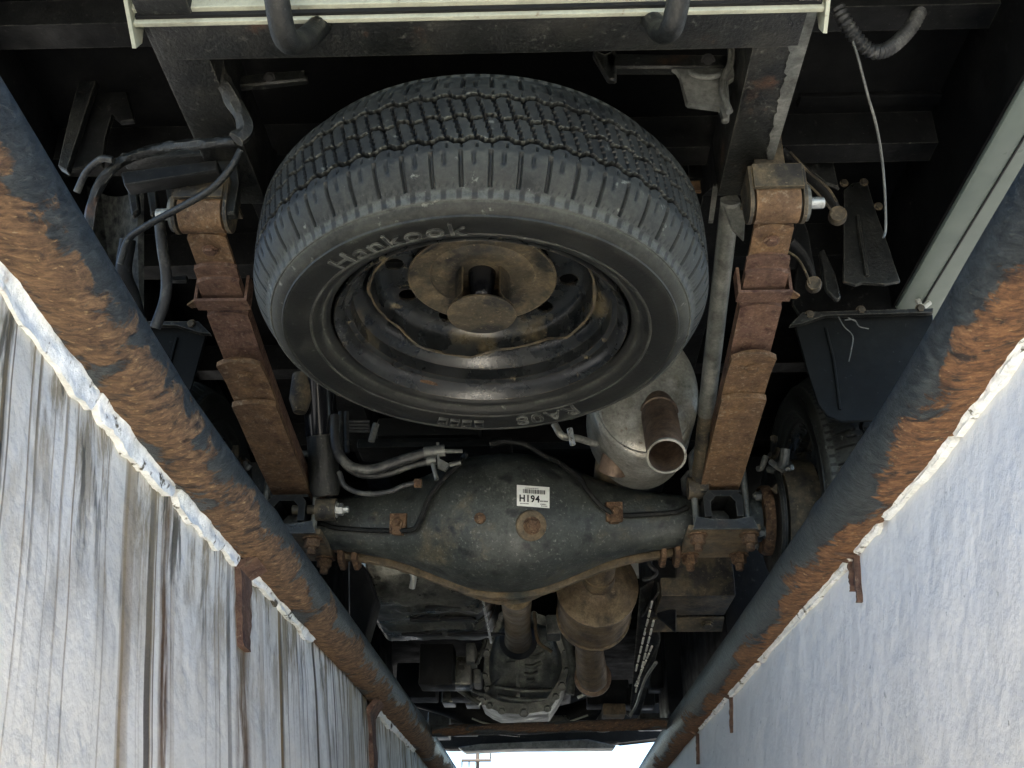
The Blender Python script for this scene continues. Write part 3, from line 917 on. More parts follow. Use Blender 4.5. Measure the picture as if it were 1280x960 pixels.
def spring(side):
    xm = XC + side * 0.477
    t = thing('leaf_spring', (xm, 2.36, 0.37), None, None)
    t.parent = truck
    t.matrix_parent_inverse = Matrix.Translation(truck.location).inverted()
    inv = Matrix.Translation(t.location).inverted()
    def add(name, bm, m, smooth=False):
        o = obj(name, bm, m, t, smooth)
        o.matrix_parent_inverse = inv
        return o
    add('leaf', leaf(bmesh.new(), xm, 0.066, 1.50, 3.2, 0.0), M_rust)
    add('leaf', leaf(bmesh.new(), xm, 0.074, 1.562, 3.12, 0.0092), M_rust_red)
    add('leaf', leaf(bmesh.new(), xm, 0.074, 1.585, 3.06, 0.0180, 0.0085), M_rust_red)
    add('leaf', leaf(bmesh.new(), xm, 0.074, 1.660, 3.0, 0.0268, 0.0085), M_rust_red)
    add('leaf', leaf(bmesh.new(), xm, 0.082, 1.752, 2.95, 0.0460, 0.0100, 0.016, 0.014), M_rust)
    add('leaf', leaf(bmesh.new(), xm, 0.086, 1.885, 2.85, 0.0575, 0.0110, 0.010, 0.003), M_rust)
    # rebound clip
    y, z = 1.635, spring_z(1.635)
    bm = bmesh.new()
    box(bm, (xm - 0.047, y - 0.016, z - 0.032), (xm + 0.047, y + 0.016, z - 0.0270))
    for s in (-1, 1):
        box(bm, (xm + s * 0.0445 - 0.0025, y - 0.016, z - 0.0268), (xm + s * 0.0445 + 0.0025, y + 0.016, z + 0.020))
    add('rebound_clip', bm, M_rust_red)
    add('clip_ear', PL([(xm - side * -0.047, y - 0.014, z - 0.03), (xm + side * 0.060, y - 0.008, z - 0.036), (xm + side * 0.058, y + 0.012, z - 0.030), (xm + side * 0.047, y + 0.014, z - 0.027)], (0, 0, 0.004)), M_rust)
    bolt(t, (xm, 1.535, spring_z(1.535) - 0.001), (0, 0, -1), 0.0095, 0.006, 0, M_rust_red, 'rivet').matrix_parent_inverse = inv
    bolt(t, (xm + 0.003, 1.805, spring_z(1.805) - 0.0515), (0, 0, -1), 0.0095, 0.006, 0, M_rust, 'rivet').matrix_parent_inverse = inv
    # eye with its housing, side plates and the through bolt
    c = V((xm, 1.482, 0.528))
    add('spring_eye', L([(0.021, -0.036), (0.033, -0.036), (0.033, 0.036), (0.021, 0.036)], c, (1, 0, 0), 24, closed=True), M_rust, True)
    bm = bmesh.new()
    for s in (-1, 1):
        x = xm + s * 0.0405
        pl = [(x, c.y + 0.034 * math.cos(a), c.z + 0.034 * math.sin(a)) for a in [PI + PI * k / 10 for k in range(11)]] + [(x, c.y + 0.04, c.z + 0.05), (x, c.y - 0.036, c.z + 0.05)]
        plate(bm, pl, (0.006 * s, 0, 0))
    box(bm, (xm - 0.0402, c.y - 0.042, c.z + 0.004), (xm + 0.0402, c.y - 0.0345, c.z + 0.05))
    box(bm, (xm - 0.0402, c.y - 0.0344, c.z + 0.045), (xm + 0.0402, c.y + 0.08, c.z + 0.052))
    box(bm, (xm - 0.025, c.y + 0.0, c.z + 0.0521), (xm + 0.025, c.y + 0.08, c.z + 0.2))
    add('shackle', bm, M_mud)
    add('bushing', L([(0.0, -0.046), (0.020, -0.046), (0.020, 0.046), (0, 0.046)], c, (1, 0, 0), 20), M_rubber, True)
    add('washer', L([(0, 0.047), (0.030, 0.047), (0.030, 0.053), (0, 0.053)], c, (side, 0, 0), 20), M_grey, True)
    add('through_bolt', L([(0, 0.053), (0.010, 0.053), (0.010, 0.078), (0.009, 0.080), (0, 0.080)], c, (side, 0, 0), 14), M_zinc, True)
    # U-bolts, plate, nuts
    zl = spring_z(2.335)
    for k, y in enumerate((2.262, 2.408)):
        add('u_bolt', T([(xm - 0.056, y, 0.195), (xm - 0.056, y, zl + 0.03), (xm - 0.045, y, zl + 0.045), (xm + 0.045, y, zl + 0.045), (xm + 0.056, y, zl + 0.03), (xm + 0.056, y, 0.195)], 0.0075, 10), M_grey, True)
    add('spring_plate', B((xm - 0.078, 2.235, 0.2165), (xm + 0.078, 2.435, 0.2305), 0.004), M_flange)
    add('plate_rib', PL([(xm - 0.07, 2.233, 0.2165), (xm + 0.07, 2.233, 0.2165), (xm + 0.06, 2.233, 0.245), (xm + 0.02, 2.233, 0.238), (xm - 0.02, 2.233, 0.238), (xm - 0.06, 2.233, 0.245)], (0, -0.007, 0)), M_chassis)
    for sx in (-1, 1):
        for y in (2.262, 2.408):
            o = bolt(t, (xm + sx * 0.056, y, 0.216), (0, 0, -1), 0.0155, 0.019, 0.018, M_bolt_rust, 'nut')
            o.matrix_parent_inverse = inv
    # saddle with an open arch facing the rear
    arch = [(xm - 0.040, zl - 0.062), (xm - 0.040, zl - 0.098)]
    bm = bmesh.new()
    outer = [(-0.042, 0.30), (-0.042, 0.345), (-0.030, 0.360), (0.030, 0.360), (0.042, 0.345), (0.042, 0.30)]
    inner = [(0.027, 0.30), (0.027, 0.333), (0.016, 0.346), (-0.016, 0.346), (-0.027, 0.333), (-0.027, 0.30)]
    o2 = [(xm + a, 2.225, b - 0.055) for a, b in outer + inner]
    for i in range(5):
        plate(bm, [o2[i], o2[i + 1], o2[10 - i], o2[11 - i]], (0, 0.12, 0))
    box(bm, (xm - 0.043, 2.24, 0.305), (xm + 0.043, 2.45, 0.3105))
    add('saddle', bm, M_black)
    return t
spring_r, spring_l = spring(1), spring(-1)

# ---- rear axle
AY, AZ = 2.365, 0.283
def axle_housing():
    prof = [(0, 0.158, 0.150), (0.04, 0.156, 0.148), (0.08, 0.149, 0.140), (0.12, 0.136, 0.124), (0.16, 0.120, 0.104), (0.20, 0.104, 0.086), (0.24, 0.090, 0.071), (0.28, 0.079, 0.060), (0.33, 0.069, 0.053), (0.40, 0.059, 0.049), (0.46, 0.053, 0.047), (0.60, 0.050, 0.046)]
    st = [(-a, b, c) for a, b, c in prof[:0:-1]] + prof
    bm = bmesh.new()
    seg = 40
    # interpolate stations smoothly
    P = smooth_path([V(s) for s in st], 4)
    rings = []
    for s in P:
        ring = []
        for k in range(seg):
            a = 2 * PI * k / seg
            ca, sa = math.cos(a), math.sin(a)
            e = 0.88
            yy = math.copysign(abs(ca) ** e, ca) * s.z
            zz = math.copysign(abs(sa) ** e, sa) * s.y
            if yy > 0:
                yy *= 0.75
            p = V((XC + s.x, AY + yy, AZ + zz))
            p += V((0, 0, 0.0015 * noise.noise(p * 14)))
            ring.append(bm.verts.new(p))
        rings.append(ring)
    for a, b in zip(rings, rings[1:]):
        for k in range(seg):
            bm.faces.new((a[k], a[(k + 1) % seg], b[(k + 1) % seg], b[k]))
    bm.faces.new(rings[0][::-1])
    bm.faces.new(rings[-1])
    bmesh.ops.recalc_face_normals(bm, faces=bm.faces)
    tree = BVHTree.FromBMesh(bm)
    return obj('axle_housing', bm, M_axle, truck), tree, P
axle, axle_bvh, axle_P = axle_housing()

def on_axle(px, py, off=0.0, fallback=2.2):
    hit = axle_bvh.ray_cast(EYE, ray(px, py))
    if hit[0] is None:
        return A(px, py, Y=fallback), V((0, -1, 0))
    return hit[0] + hit[1] * off, hit[1]

def flange():
    """seam of the two half shells and the ring carrying the differential"""
    bm = bmesh.new()
    rows = []
    for s in axle_P:
        if abs(s.x) > 0.40:
            continue
        y0 = AY + 0.035
        for_z = s.y + 0.008
        rows.append([bm.verts.new((XC + s.x, y, AZ + z)) for y, z in ((y0, -s.y * 0.9), (y0, -for_z - 0.003 * noise.noise(V((s.x * 40, 0, 0)))), (y0 + 0.016, -for_z - 0.003 * noise.noise(V((s.x * 40, 3, 0)))), (y0 + 0.016, -s.y * 0.8))])
    for a, b in zip(rows, rows[1:]):
        for k in range(4):
            bm.faces.new((a[k], a[(k + 1) % 4], b[(k + 1) % 4], b[k]))
    bm.faces.new(rows[0][::-1])
    bm.faces.new(rows[-1])
    obj('housing_seam', bm, M_flange, axle)
    obj('carrier_ring', L([(0.08, 0), (0.166, 0), (0.168, 0.004), (0.168, 0.022), (0.16, 0.026), (0.10, 0.05), (0.06, 0.14), (0.045, 0.2), (0, 0.2)], (XC, AY + 0.068, AZ), (0, 1, 0), 48), M_flange, axle)
flange()
# plugs
p, n = on_axle(664, 657)
obj('plug_boss', L([(0, -0.004), (0.034, -0.004), (0.033, 0.004), (0.029, 0.007), (0, 0.007)], p, n, 28), M_flange, axle)
bolt(axle, p + n * 0.006, n, 0.0135, 0.010, 0, M_bolt_rust, 'filler_plug')
p, n = on_axle(600, 648)
obj('drain_plug', L([(0, -0.003), (0.013, -0.003), (0.0125, 0.005), (0.009, 0.007), (0, 0.007)], p, n, 10), M_bolt_rust, axle)
# maker's sticker
def sticker():
    u0, u1, v0, v1 = 646.0, 686.5, 606.5, 634.5
    bm = bmesh.new()
    nx, ny = 8, 6
    g = [[bm.verts.new(on_axle(u0 + (u1 - u0) * i / nx, v0 + (v1 - v0 - 2.0) * j / ny + 3.0 * i / nx, 0.0016)[0]) for i in range(nx + 1)] for j in range(ny + 1)]
    for j in range(ny):
        for i in range(nx):
            bm.faces.new((g[j][i], g[j][i + 1], g[j + 1][i + 1], g[j + 1][i]))
    st = obj('sticker', bm, M_sticker, axle, label='white sticker with a bold part code')
    def ink(name, body, cx, cy, h, sq=1.0):
        me = text_mesh(body, 1.0, 0.0, 0.035 if h > 10 else 0.0)
        b2 = bmesh.new()
        b2.from_mesh(me)
        bmesh.ops.triangulate(b2, faces=b2.faces)
        for v in b2.verts:
            v.co = on_axle(cx + v.co.x * h * sq, cy - v.co.y * h + v.co.x * h * sq * 0.06, 0.0024)[0]
        obj(name, b2, M_ink, st, smooth=False)
    ink('part_code', 'H194', 661.5, 627.6, 11.5, 0.92)
    bm = bmesh.new()
    r3 = random.Random(5)
    for xa, xb, ya, hh in ((674.5, 684, 624.6, 1.5), (675, 682, 628.4, 1.2), (676, 683.5, 630.6, 1.2), (650, 661, 628.9, 1.0), (656, 672, 609.6, 0.9)):
        x = xa
        while x < xb:
            w = r3.uniform(0.5, 1.1)
            dy = (x - 646) * 0.055
            bm.faces.new([bm.verts.new(on_axle(a, b + dy, 0.0024)[0]) for a, b in ((x, ya), (x + w, ya), (x + w, ya + hh), (x, ya + hh))])
            x += w + r3.uniform(0.25, 0.5)
    obj('small_print', bm, M_ink, st, smooth=False)
    bm = bmesh.new()
    x = 653.5
    r2 = random.Random(3)
    while x < 681:
        w = r2.choice((0.5, 0.8, 1.2))
        bm.faces.new([bm.verts.new(on_axle(a, b, 0.0024)[0]) for a, b in ((x, 611.6 + (x - 653) * 0.07), (x + w, 611.6 + (x - 653) * 0.07), (x + w, 616.8 + (x - 653) * 0.07), (x, 616.8 + (x - 653) * 0.07))])
        x += w + r2.choice((0.5, 0.8))
    obj('barcode', bm, M_ink, st, smooth=False)
sticker()
# brake pipes clipped to the housing
def line_on_axle(pts, off, fall):
    out = []
    for i in range(len(pts) - 1):
        for k in range(6):
            t = k / 6
            x, y = pts[i][0] + (pts[i + 1][0] - pts[i][0]) * t, pts[i][1] + (pts[i + 1][1] - pts[i][1]) * t
            out.append(on_axle(x, y, off, fall)[0])
    out.append(on_axle(*pts[-1], off, fall)[0])
    return out
def relax(pts, n=3):
    for _ in range(n):
        pts = [pts[0]] + [(pts[i - 1] + pts[i] * 2 + pts[i + 1]) / 4 for i in range(1, len(pts) - 1)] + [pts[-1]]
    return pts
obj('brake_pipe', T(relax(line_on_axle([(372, 662), (400, 654), (420, 660), (460, 663), (500, 664), (522, 662), (530, 648), (538, 625), (556, 602), (578, 582), (584, 566)], 0.009, 2.24), 2), 0.0062, 8), M_black, axle)
obj('brake_pipe', T(relax(line_on_axle([(612, 555), (632, 551), (660, 556), (692, 578), (726, 604), (730, 614), (748, 634), (768, 646), (800, 645), (845, 642), (858, 636)], 0.009, 2.24), 2), 0.0062, 8), M_black, axle)
for x, y in ((500, 655), (766, 641)):
    p, n = on_axle(x, y)
    bm = bmesh.new()
    tx = V((1, 0, 0))
    ty = n.cross(tx).normalized()
    for du, dv, w, h in ((0, 0, 0.018, 0.022), (0, -0.016, 0.010, 0.010)):
        c = p + tx * du + ty * dv
        plate(bm, [c - tx * w - ty * h, c + tx * w - ty * h, c + tx * w + ty * h, c - tx * w + ty * h], n * (0.012 if dv == 0 else 0.016))
    br = obj('pipe_bracket', bm, M_bolt_rust, axle, smooth=False)
    bolt(br, p + n * 0.012, n, 0.008, 0.008, 0, M_bolt_rust)
bolt(axle, A(438, 684, Y=2.38), (0, -0.3, -1), 0.010, 0.010, 0, M_bolt_rust)
# axle ends: brackets by the wheel
for s in (-1, 1):
    bm = bmesh.new()
    xa = XC + s * 0.60
    lathe(bm, [(0.03, 0), (0.075, 0), (0.08, 0.008), (0.08, 0.022), (0.03, 0.022)], (xa - s * 0.02, AY, AZ), (s, 0, 0), 24)
    obj('axle_end_flange', bm, M_bolt_rust, axle)
    obj('brake_backplate', L([(0.03, 0), (0.125, 0), (0.13, 0.006), (0.13, 0.012), (0.03, 0.02)], (xa + s * 0.004, AY, AZ), (s, 0, 0), 36), M_chassis, axle)
    for k in range(4):
        a = PI / 4 + k * PI / 2
        bolt(axle, (xa - s * 0.02, AY + 0.06 * math.cos(a), AZ + 0.06 * math.sin(a)), (-s, 0, 0), 0.010, 0.012, 0.006, M_grey)
    for k in range(7):
        p = V((xa + s * (-0.005 + rnd.random() * 0.02), AY - 0.05 - rnd.random() * 0.10, AZ + 0.04 + rnd.random() * 0.14))
        q = p + V((s * rnd.uniform(-0.02, 0.05), rnd.uniform(-0.05, 0.03), rnd.uniform(-0.04, 0.04)))
        obj('brake_cable', T(smooth_path([p, (p + q) / 2 + V((0, 0, -0.012)), q], 4), 0.005 + rnd.random() * 0.006, 8), rnd.choice((M_grey, M_mud, M_zinc)), axle)
# spring-side lugs, rusty clevis below the tube
for xx in (0.268, 0.30):
    obj('axle_lug', PL([(xx, 2.36, 0.24), (xx, 2.44, 0.24), (xx, 2.45, 0.205), (xx, 2.42, 0.19), (xx, 2.37, 0.20)], (0.012, 0, 0), 0.002), M_bolt_rust, axle)
for xx in (MX(0.30), MX(0.268)):
    obj('axle_lug', PL([(xx, 2.36, 0.24), (xx, 2.44, 0.24), (xx, 2.45, 0.205), (xx, 2.42, 0.19), (xx, 2.37, 0.20)], (0.012, 0, 0), 0.002), M_bolt_rust, axle)

# ---- tyres
def tyre_mesh(R=0.362, zc=0.1115, name='tyre', periods=56):
    """a van tyre about the z axis, lower side at z < 0; the vertex attribute 'raised' is 1 outside the grooves"""
    half = [(0.236, -0.1055), (0.238, -0.1115), (0.243, -0.1145), (0.247, -0.1150), (0.249, -0.1160), (0.253, -0.1215), (0.258, -0.1262), (0.262, -0.1272), (0.263, -0.1290), (0.266, -0.1292), (0.267, -0.1282), (0.276, -0.1300), (0.286, -0.1312), (0.293, -0.1315), (0.300, -0.1312), (0.3045, -0.1308), (0.3055, -0.1325), (0.308, -0.1325), (0.309, -0.1295), (0.316, -0.1265), (0.322, -0.1215), (0.3255, -0.1175), (0.3270, -0.1185), (0.3295, -0.1165), (0.3300, -0.1125), (0.3325, -0.1075)]
    pr = [(r, zc + z) for r, z in half]
    n_sh = 14
    for i in range(1, n_sh + 1):                          # the shoulder with its side lugs
        t = i / n_sh
        pr.append((0.3325 + (0.3595 - 0.3325) * (1 - (1 - t) ** 1.5), zc - 0.1075 + (0.1075 - 0.058) * t))
    n_tr = 66
    for i in range(1, n_tr):
        z = -0.058 + 0.116 * i / n_tr
        pr.append((R - 0.0025 * (z / 0.058) ** 2, zc + z))
    pr2 = pr + [(r, 2 * zc - z) for r, z in pr[len(half) + n_sh - 1::-1]]
    n = periods * 16
    verts, faces, raised = [], [], []
    for k in range(n):
        a = 2 * PI * k / n
        ph = (k % 16) / 16
        ca, sa = math.cos(a), math.sin(a)
        for r, z in pr2:
            q = z - zc
            d = 0.0
            up = 0.75
            if abs(q) <= 0.0585:
                up = 0.62
                for zg, flip in ((-0.0405, 0), (0.0, 8), (0.0405, 0)):
                    kk = (k + flip) % 16
                    zz = zg + (0.0034 if kk < 8 else -0.0034) * (1 - abs((kk % 8) - 3.5) / 3.5 * 0.55)
                    w = 0.0034 if zg else 0.0030
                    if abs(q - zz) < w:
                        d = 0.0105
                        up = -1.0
                    elif abs(q - zz) < w + 0.0014 and q > zz:
                        up = 2.4  # lit wall above the groove, painted as a pale edge
                if not d:
                    # slanted sipes across the middle ribs
                    s = (k + (q / 0.0585) * 6) % 8
                    if abs(q) < 0.037 and s < 1.7:
                        d, up = 0.0045, -0.6
                    elif abs(q) > 0.044 and (k + 3) % 8 < 1 and abs(q) < 0.054:
                        d, up = 0.003, 0.1
            elif 0.0585 < abs(q) < 0.1045:
                up = 1.0
                kk = (k + 4) % 16
                if kk < 2 and abs(q) < 0.103:
                    d, up = 0.0055, 0.05
                elif kk in (7, 8) and abs(q) < 0.078:
                    d, up = 0.003, 0.15
                elif abs(q) > 0.097:
                    up = 1.3
                    if k % 4 == 0 and abs(q) < 0.1035:
                        d, up = 0.0022, 0.2
            elif r < 0.262:
                up = 0.2 if r < 0.2465 or r > 0.2495 else 1.1 + 1.2 * noise.noise(V((ca * 8, sa * 8, 9)))
            elif r > 0.324:
                up = (2.1 if (k // 3) % 3 or r < 0.328 else 0.5) + 0.5 * noise.noise(V((ca * 5, sa * 5, 8)))
            elif 0.3045 <= r <= 0.309:
                up = 0.7 + 0.9 * noise.noise(V((ca * 9, sa * 9, 2)))
            elif 0.2625 <= r <= 0.2665:
                up = 1.3 + 1.5 * noise.noise(V((ca * 7, sa * 7, 3)))
            elif r < 0.324:
                edge = 0.306 + 0.010 * noise.noise(V((ca * 3, sa * 3, 1))) + 0.006 * noise.noise(V((ca * 14, sa * 14, 5)))
                up = 1.0 if r > edge else 0.12 + 0.5 * max(0, noise.noise(V((ca * 6, sa * 6, r * 30))))
            rr = r - d
            verts.append((rr * ca, rr * sa, z))
            raised.append(up)
    m = len(pr2)
    for k in range(n):
        l = (k + 1) % n
        for j in range(m - 1):
            faces.append((k * m + j, l * m + j, l * m + j + 1, k * m + j + 1))
    me = bpy.data.meshes.new(name)
    me.from_pydata(verts, [], faces)
    at_ = me.attributes.new('raised', 'FLOAT', 'POINT')
    at_.data.foreach_set('value', raised)
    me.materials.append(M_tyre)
    for p in me.polygons:
        p.use_smooth = True
    me.set_sharp_from_angle(angle=math.radians(45))
    me.validate()
    return me
TYRE = tyre_mesh()

# ---- spare wheel slung under the frame
SP = V((-0.097, 1.557, 0.340))
SROT = (math.radians(-3.3), 0, 0)
spare = thing('spare_wheel', SP, 'spare tyre on a black steel rim hung flat under the truck', 'spare wheel', None, SROT)
def sp(name, bm, mat, parent=None, smooth=True, label=None):
    return obj(name, bm, mat, parent or spare, smooth, label, local=True)
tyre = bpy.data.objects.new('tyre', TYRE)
COL.objects.link(tyre)
tyre.parent = spare
tyre.scale = (1.045, 1.045, 1.0)
rim_prof = [(0.2365, 0.003), (0.2405, -0.001), (0.2425, 0.002), (0.2425, 0.008), (0.2385, 0.0075), (0.2345, 0.011), (0.2300, 0.022), (0.2285, 0.028), (0.2215, 0.030), (0.2190, 0.048), (0.2165, 0.0525), (0.2080, 0.056), (0.2045, 0.061), (0.1985, 0.072), (0.1945, 0.078), (0.1925, 0.100), (0.1940, 0.128), (0.207, 0.140), (0.212, 0.160), (0.222, 0.185), (0.228, 0.190), (0.230, 0.200), (0.240, 0.214), (0.243, 0.220), (0.24, 0.2215), (0.232, 0.206), (0.224, 0.195), (0.20, 0.15), (0.190, 0.128), (0.1885, 0.10), (0.1905, 0.079), (0.1950, 0.069), (0.2010, 0.0585), (0.2140, 0.049), (0.2165, 0.028), (0.2255, 0.024), (0.2295, 0.010)]
rim = sp('rim', L(rim_prof, (0, 0, 0), (0, 0, 1), 128, closed=True), M_rim)

def rim_disc():
    bm = bmesh.new()
    seg = 160
    rings = []
    for j, (r, z) in enumerate([(0.1890, 0.068), (0.1870, 0.092), (0.182, 0.104), (0.170, 0.113), (0.150, 0.116), (0.128, 0.116), (0.110, 0.112), (0.095, 0.118), (0.085, 0.122), (0.05, 0.122)]):
        ring = []
        for k in range(seg):
            a = 2 * PI * k / seg
            w = math.cos(4 * (a + 0.35))
            w = max(-1, min(1, w * 2.2))
            zz = z + (0.0085 * w if j == 0 else 0.004 * w if j == 1 else 0)
            ring.append(bm.verts.new((r * math.cos(a), r * math.sin(a), zz)))
        rings.append(ring)
    for a, b in zip(rings, rings[1:]):
        for k in range(seg):
            bm.faces.new((a[k], a[(k + 1) % seg], b[(k + 1) % seg], b[k]))
    return bm
def rim_disc_object():
    bm = rim_disc()
    me = bpy.data.meshes.new('disc')
    bm.to_mesh(me)
    bm.free()
    o = bpy.data.objects.new('disc', me)
    COL.objects.link(o)
    so_ = o.modifiers.new('s', 'SOLIDIFY')
    so_.thickness = 0.004
    so_.offset = 1
    cb = bmesh.new()
    for k in range(10):
        a = 2 * PI * (k + 0.28) / 10
        c = V((0.150 * math.cos(a), 0.150 * math.sin(a), 0.05))
        lathe(cb, [(0, 0), (0.0165, 0), (0.0165, 0.15), (0, 0.15)], c, (0, 0, 1), 24)
    bmesh.ops.recalc_face_normals(cb, faces=cb.faces)
    cm = bpy.data.meshes.new('cutter')
    cb.to_mesh(cm)
    cb.free()
    cut = bpy.data.objects.new('cutter', cm)
    COL.objects.link(cut)
    bo = o.modifiers.new('b', 'BOOLEAN')
    bo.operation = 'DIFFERENCE'
    bo.object = cut
    bpy.context.view_layer.update()
    res = bpy.data.meshes.new_from_object(o.evaluated_get(bpy.context.evaluated_depsgraph_get()))
    bpy.data.objects.remove(o)
    bpy.data.objects.remove(cut)
    return res
disc = sp('disc', rim_disc_object(), M_rim, rim)
# weld line of mud round the scalloped edge
sp('edge_mud', T([(0.1888 * math.cos(a), 0.1888 * math.sin(a), 0.0672 + 0.0085 * max(-1, min(1, 2.2 * math.cos(4 * (a + 0.35))))) for a in [2 * PI * k / 160 for k in range(161)]], 0.0022, 6, rough=0.8), M_mud, rim)
sp('balance_weight', B((-0.018, -0.004, -0.004), (0.018, 0.004, 0.006), 0.002), M_bolt_rust, rim).matrix_local = Matrix.Rotation(math.radians(118), 4, 'Z') @ Matrix.Translation((0.231, 0, 0.016)) @ Matrix.Rotation(PI / 2, 4, 'Z')
# hanger plate, cup and screw
hang = sp('hanger_plate', L([(0, 0.112), (0.118, 0.110), (0.126, 0.104), (0.1265, 0.099), (0.124, 0.098), (0.115, 0.103), (0.090, 0.106), (0.084, 0.101), (0.060, 0.100), (0.05, 0.104), (0, 0.104)], (0, 0, 0), (0, 0, 1), 56), M_mud)
def cup():
    bm = bmesh.new()
    n = 22
    r = 0.046
    rows = []
    for k in range(n + 1):
        a = math.radians(-46 + (272) * k / n)               # open towards the rear
        flare = 1 + 0.28 * max(0, 0)
        rows.append([bm.verts.new((rr * math.cos(a), rr * math.sin(a), z)) for rr, z in ((r + 0.010, 0.036), (r, 0.050), (r, 0.105), (r - 0.003, 0.105), (r - 0.003, 0.050), (r + 0.006, 0.0345))])
    for a, b in zip(rows, rows[1:]):
        for k in range(6):
            bm.faces.new((a[k], a[(k + 1) % 6], b[(k + 1) % 6], b[k]))
    bm.faces.new(rows[0])
    bm.faces.new(rows[-1][::-1])
    lathe(bm, [(0, 0.034), (0.054, 0.034), (0.0575, 0.031), (0.0575, 0.028), (0.053, 0.0265), (0.03, 0.028), (0, 0.030)], (0, 0, 0), (0, 0, 1), 40)
    return bm
c = sp('cup', cup(), M_mud, hang)
c.rotation_euler = (0, 0, 0)
sp('screw_head', L([(0, 0.05), (0.012, 0.05), (0.018, 0.056), (0.022, 0.085), (0.024, 0.105), (0, 0.105)], (0, -0.012, 0), (0, 0, 1), 24), M_gloss, hang)

def sidewall_text(body, ang, r, h, name, mat, squeeze=1.0, raise_=0.0036, z_of=None):
    """raised letters with their tops outwards, read clockwise from below"""
    me = text_mesh(body, 1.0, 0.5, 0.006)
    bm = bmesh.new()
    bm.from_mesh(me)
    bmesh.ops.triangulate(bm, faces=bm.faces)
    prof = [(0.262, -0.0157), (0.286, -0.0197), (0.300, -0.0197), (0.309, -0.018), (0.322, -0.010), (0.33, 0.0)]
    for v in bm.verts:
        rr = r + v.co.y * h
        # seen from below, +angle runs the other way round
        a = math.radians(ang) + (v.co.x * h * squeeze) / r
        zz = prof[-1][1]
        for (r0, z0), (r1, z1) in zip(prof, prof[1:]):
            if rr <= r1:
                zz = z0 + (z1 - z0) * (max(rr, r0) - r0) / (r1 - r0)
                break
        v.co = V((rr * math.cos(a), rr * math.sin(a), zz - raise_ * (0.5 + v.co.z) ))
    return sp(name, bm, mat, tyre, smooth=False)
M_letter = layered('tyre lettering', (0.016, 0.0165, 0.016), [((0.085, 0.088, 0.078), 40, 0.42, 0.62, ONE)], 0.5, 0, 0.2, 150, ((0.26, 0.265, 0.225), 0.002, 1.2))  # pale edges: dust, and the lit outline put into the colour
sidewall_text('Hankook', -113, 0.268, 0.040, 'lettering', M_letter, 1.25)
sidewall_text('RA08', 68, 0.268, 0.036, 'lettering', M_letter, 1.30)
for k in range(4):
    a = math.radians(94 + k * 4.4)
    bm = bmesh.new()
    w = 0.0085
    for x0, x1, y0, y1 in ((-w, w, 0, 0.0022), (-w, w, 0.0168, 0.019), (-w, -w + 0.0022, 0.0023, 0.0167), (w - 0.0022, w, 0.0023, 0.0167)):
        box(bm, (x0, 0.276 + y0, -0.0235), (x1, 0.276 + y1, -0.018))
    o = sp('size_mark', bm, M_letter, tyre, smooth=False)
    o.rotation_euler = (0, 0, a - PI / 2)

# ---- road wheels
def road_wheel(x, y, side, name='rear_wheel'):
    t = thing(name, (x, y, GZ + 0.338), None, None)
    t.parent = truck
    t.rotation_euler = (0, side * -PI / 2, 0)
    t.matrix_parent_inverse = Matrix.Translation(truck.location).inverted()
    t.scale = (0.338 / 0.362,) * 2 + (0.9,)
    ty = bpy.data.objects.new('tyre', TYRE)
    COL.objects.link(ty)
    ty.parent = t
    rm = bpy.data.objects.new('rim', rim.data)
    COL.objects.link(rm)
    rm.parent = t
    dm = bpy.data.objects.new('disc', disc.data)
    COL.objects.link(dm)
    dm.parent = t
    return t
road_wheel(0.592, AY, -1)
road_wheel(MX(0.592), AY, 1)
road_wheel(0.55, 4.85, -1, 'front_wheel')
road_wheel(MX(0.55), 4.85, 1, 'front_wheel')
for s in (-1, 1):
    obj('brake_drum', L([(0, 0.0), (0.132, 0.0), (0.138, 0.01), (0.138, 0.07), (0, 0.07)], (XC + s * 0.622, AY, AZ), (s, 0, 0), 36), M_mud, truck)

# ---- dampers
def damper(bot, top, r, mat_low, mat_up, name, split=0.35):
    bot, top = V(bot), V(top)
    t = thing(name, bot, None, None)
    t.parent = truck
    t.matrix_parent_inverse = Matrix.Translation(truck.location).inverted()
    inv = Matrix.Translation(bot).inverted()
    def add(nm, bm, m):
        o = obj(nm, bm, m, t)
        o.matrix_parent_inverse = inv
        return o
    ax = (top - bot).normalized()
    ln = (top - bot).length
    add('tube', L([(0, 0.03), (r * 0.8, 0.03), (r * 0.97, 0.045), (r * 0.97, ln * split), (0, ln * split)], bot, ax, 28), mat_low)
    add('dust_cover', L([(0, ln * split), (r * 1.04, ln * split), (r * 1.04, ln), (0, ln)], bot, ax, 28), mat_up)
    add('eye', L([(0.011, -0.022), (0.025, -0.022), (0.025, 0.022), (0.011, 0.022)], bot, (1, 0, 0), 24, closed=True), M_mud)
    return t, inv
d_l, inv = damper(A(408, 637, Y=2.255), A(392, 372, Y=2.10), 0.035, M_chassis, M_gloss, 'damper', 0.34)
b0 = A(408, 637, Y=2.255)
o = bolt(d_l, b0 + V((0.022, 0, 0)), (1, 0, 0), 0.0125, 0.014, 0.014, M_zinc)
o.matrix_parent_inverse = inv
o = obj('eye_pin', L([(0, -0.075), (0.011, -0.075), (0.011, 0.03), (0, 0.03)], b0, (1, 0, 0), 14), M_mud, d_l)
o.matrix_parent_inverse = inv
d_r, inv = damper(A(872, 610, Y=2.26), A(913, 250, Y=1.60), 0.017, M_mud, M_grey, 'damper', 0.30)
obj('damper_bracket', PL([A(900, 246, Y=1.60), A(921, 240, Y=1.60), A(932, 268, Y=1.60), A(930, 300, Y=1.60), A(915, 285, Y=1.60)], (0, 0.008, 0), 0.002), M_grey, truck)
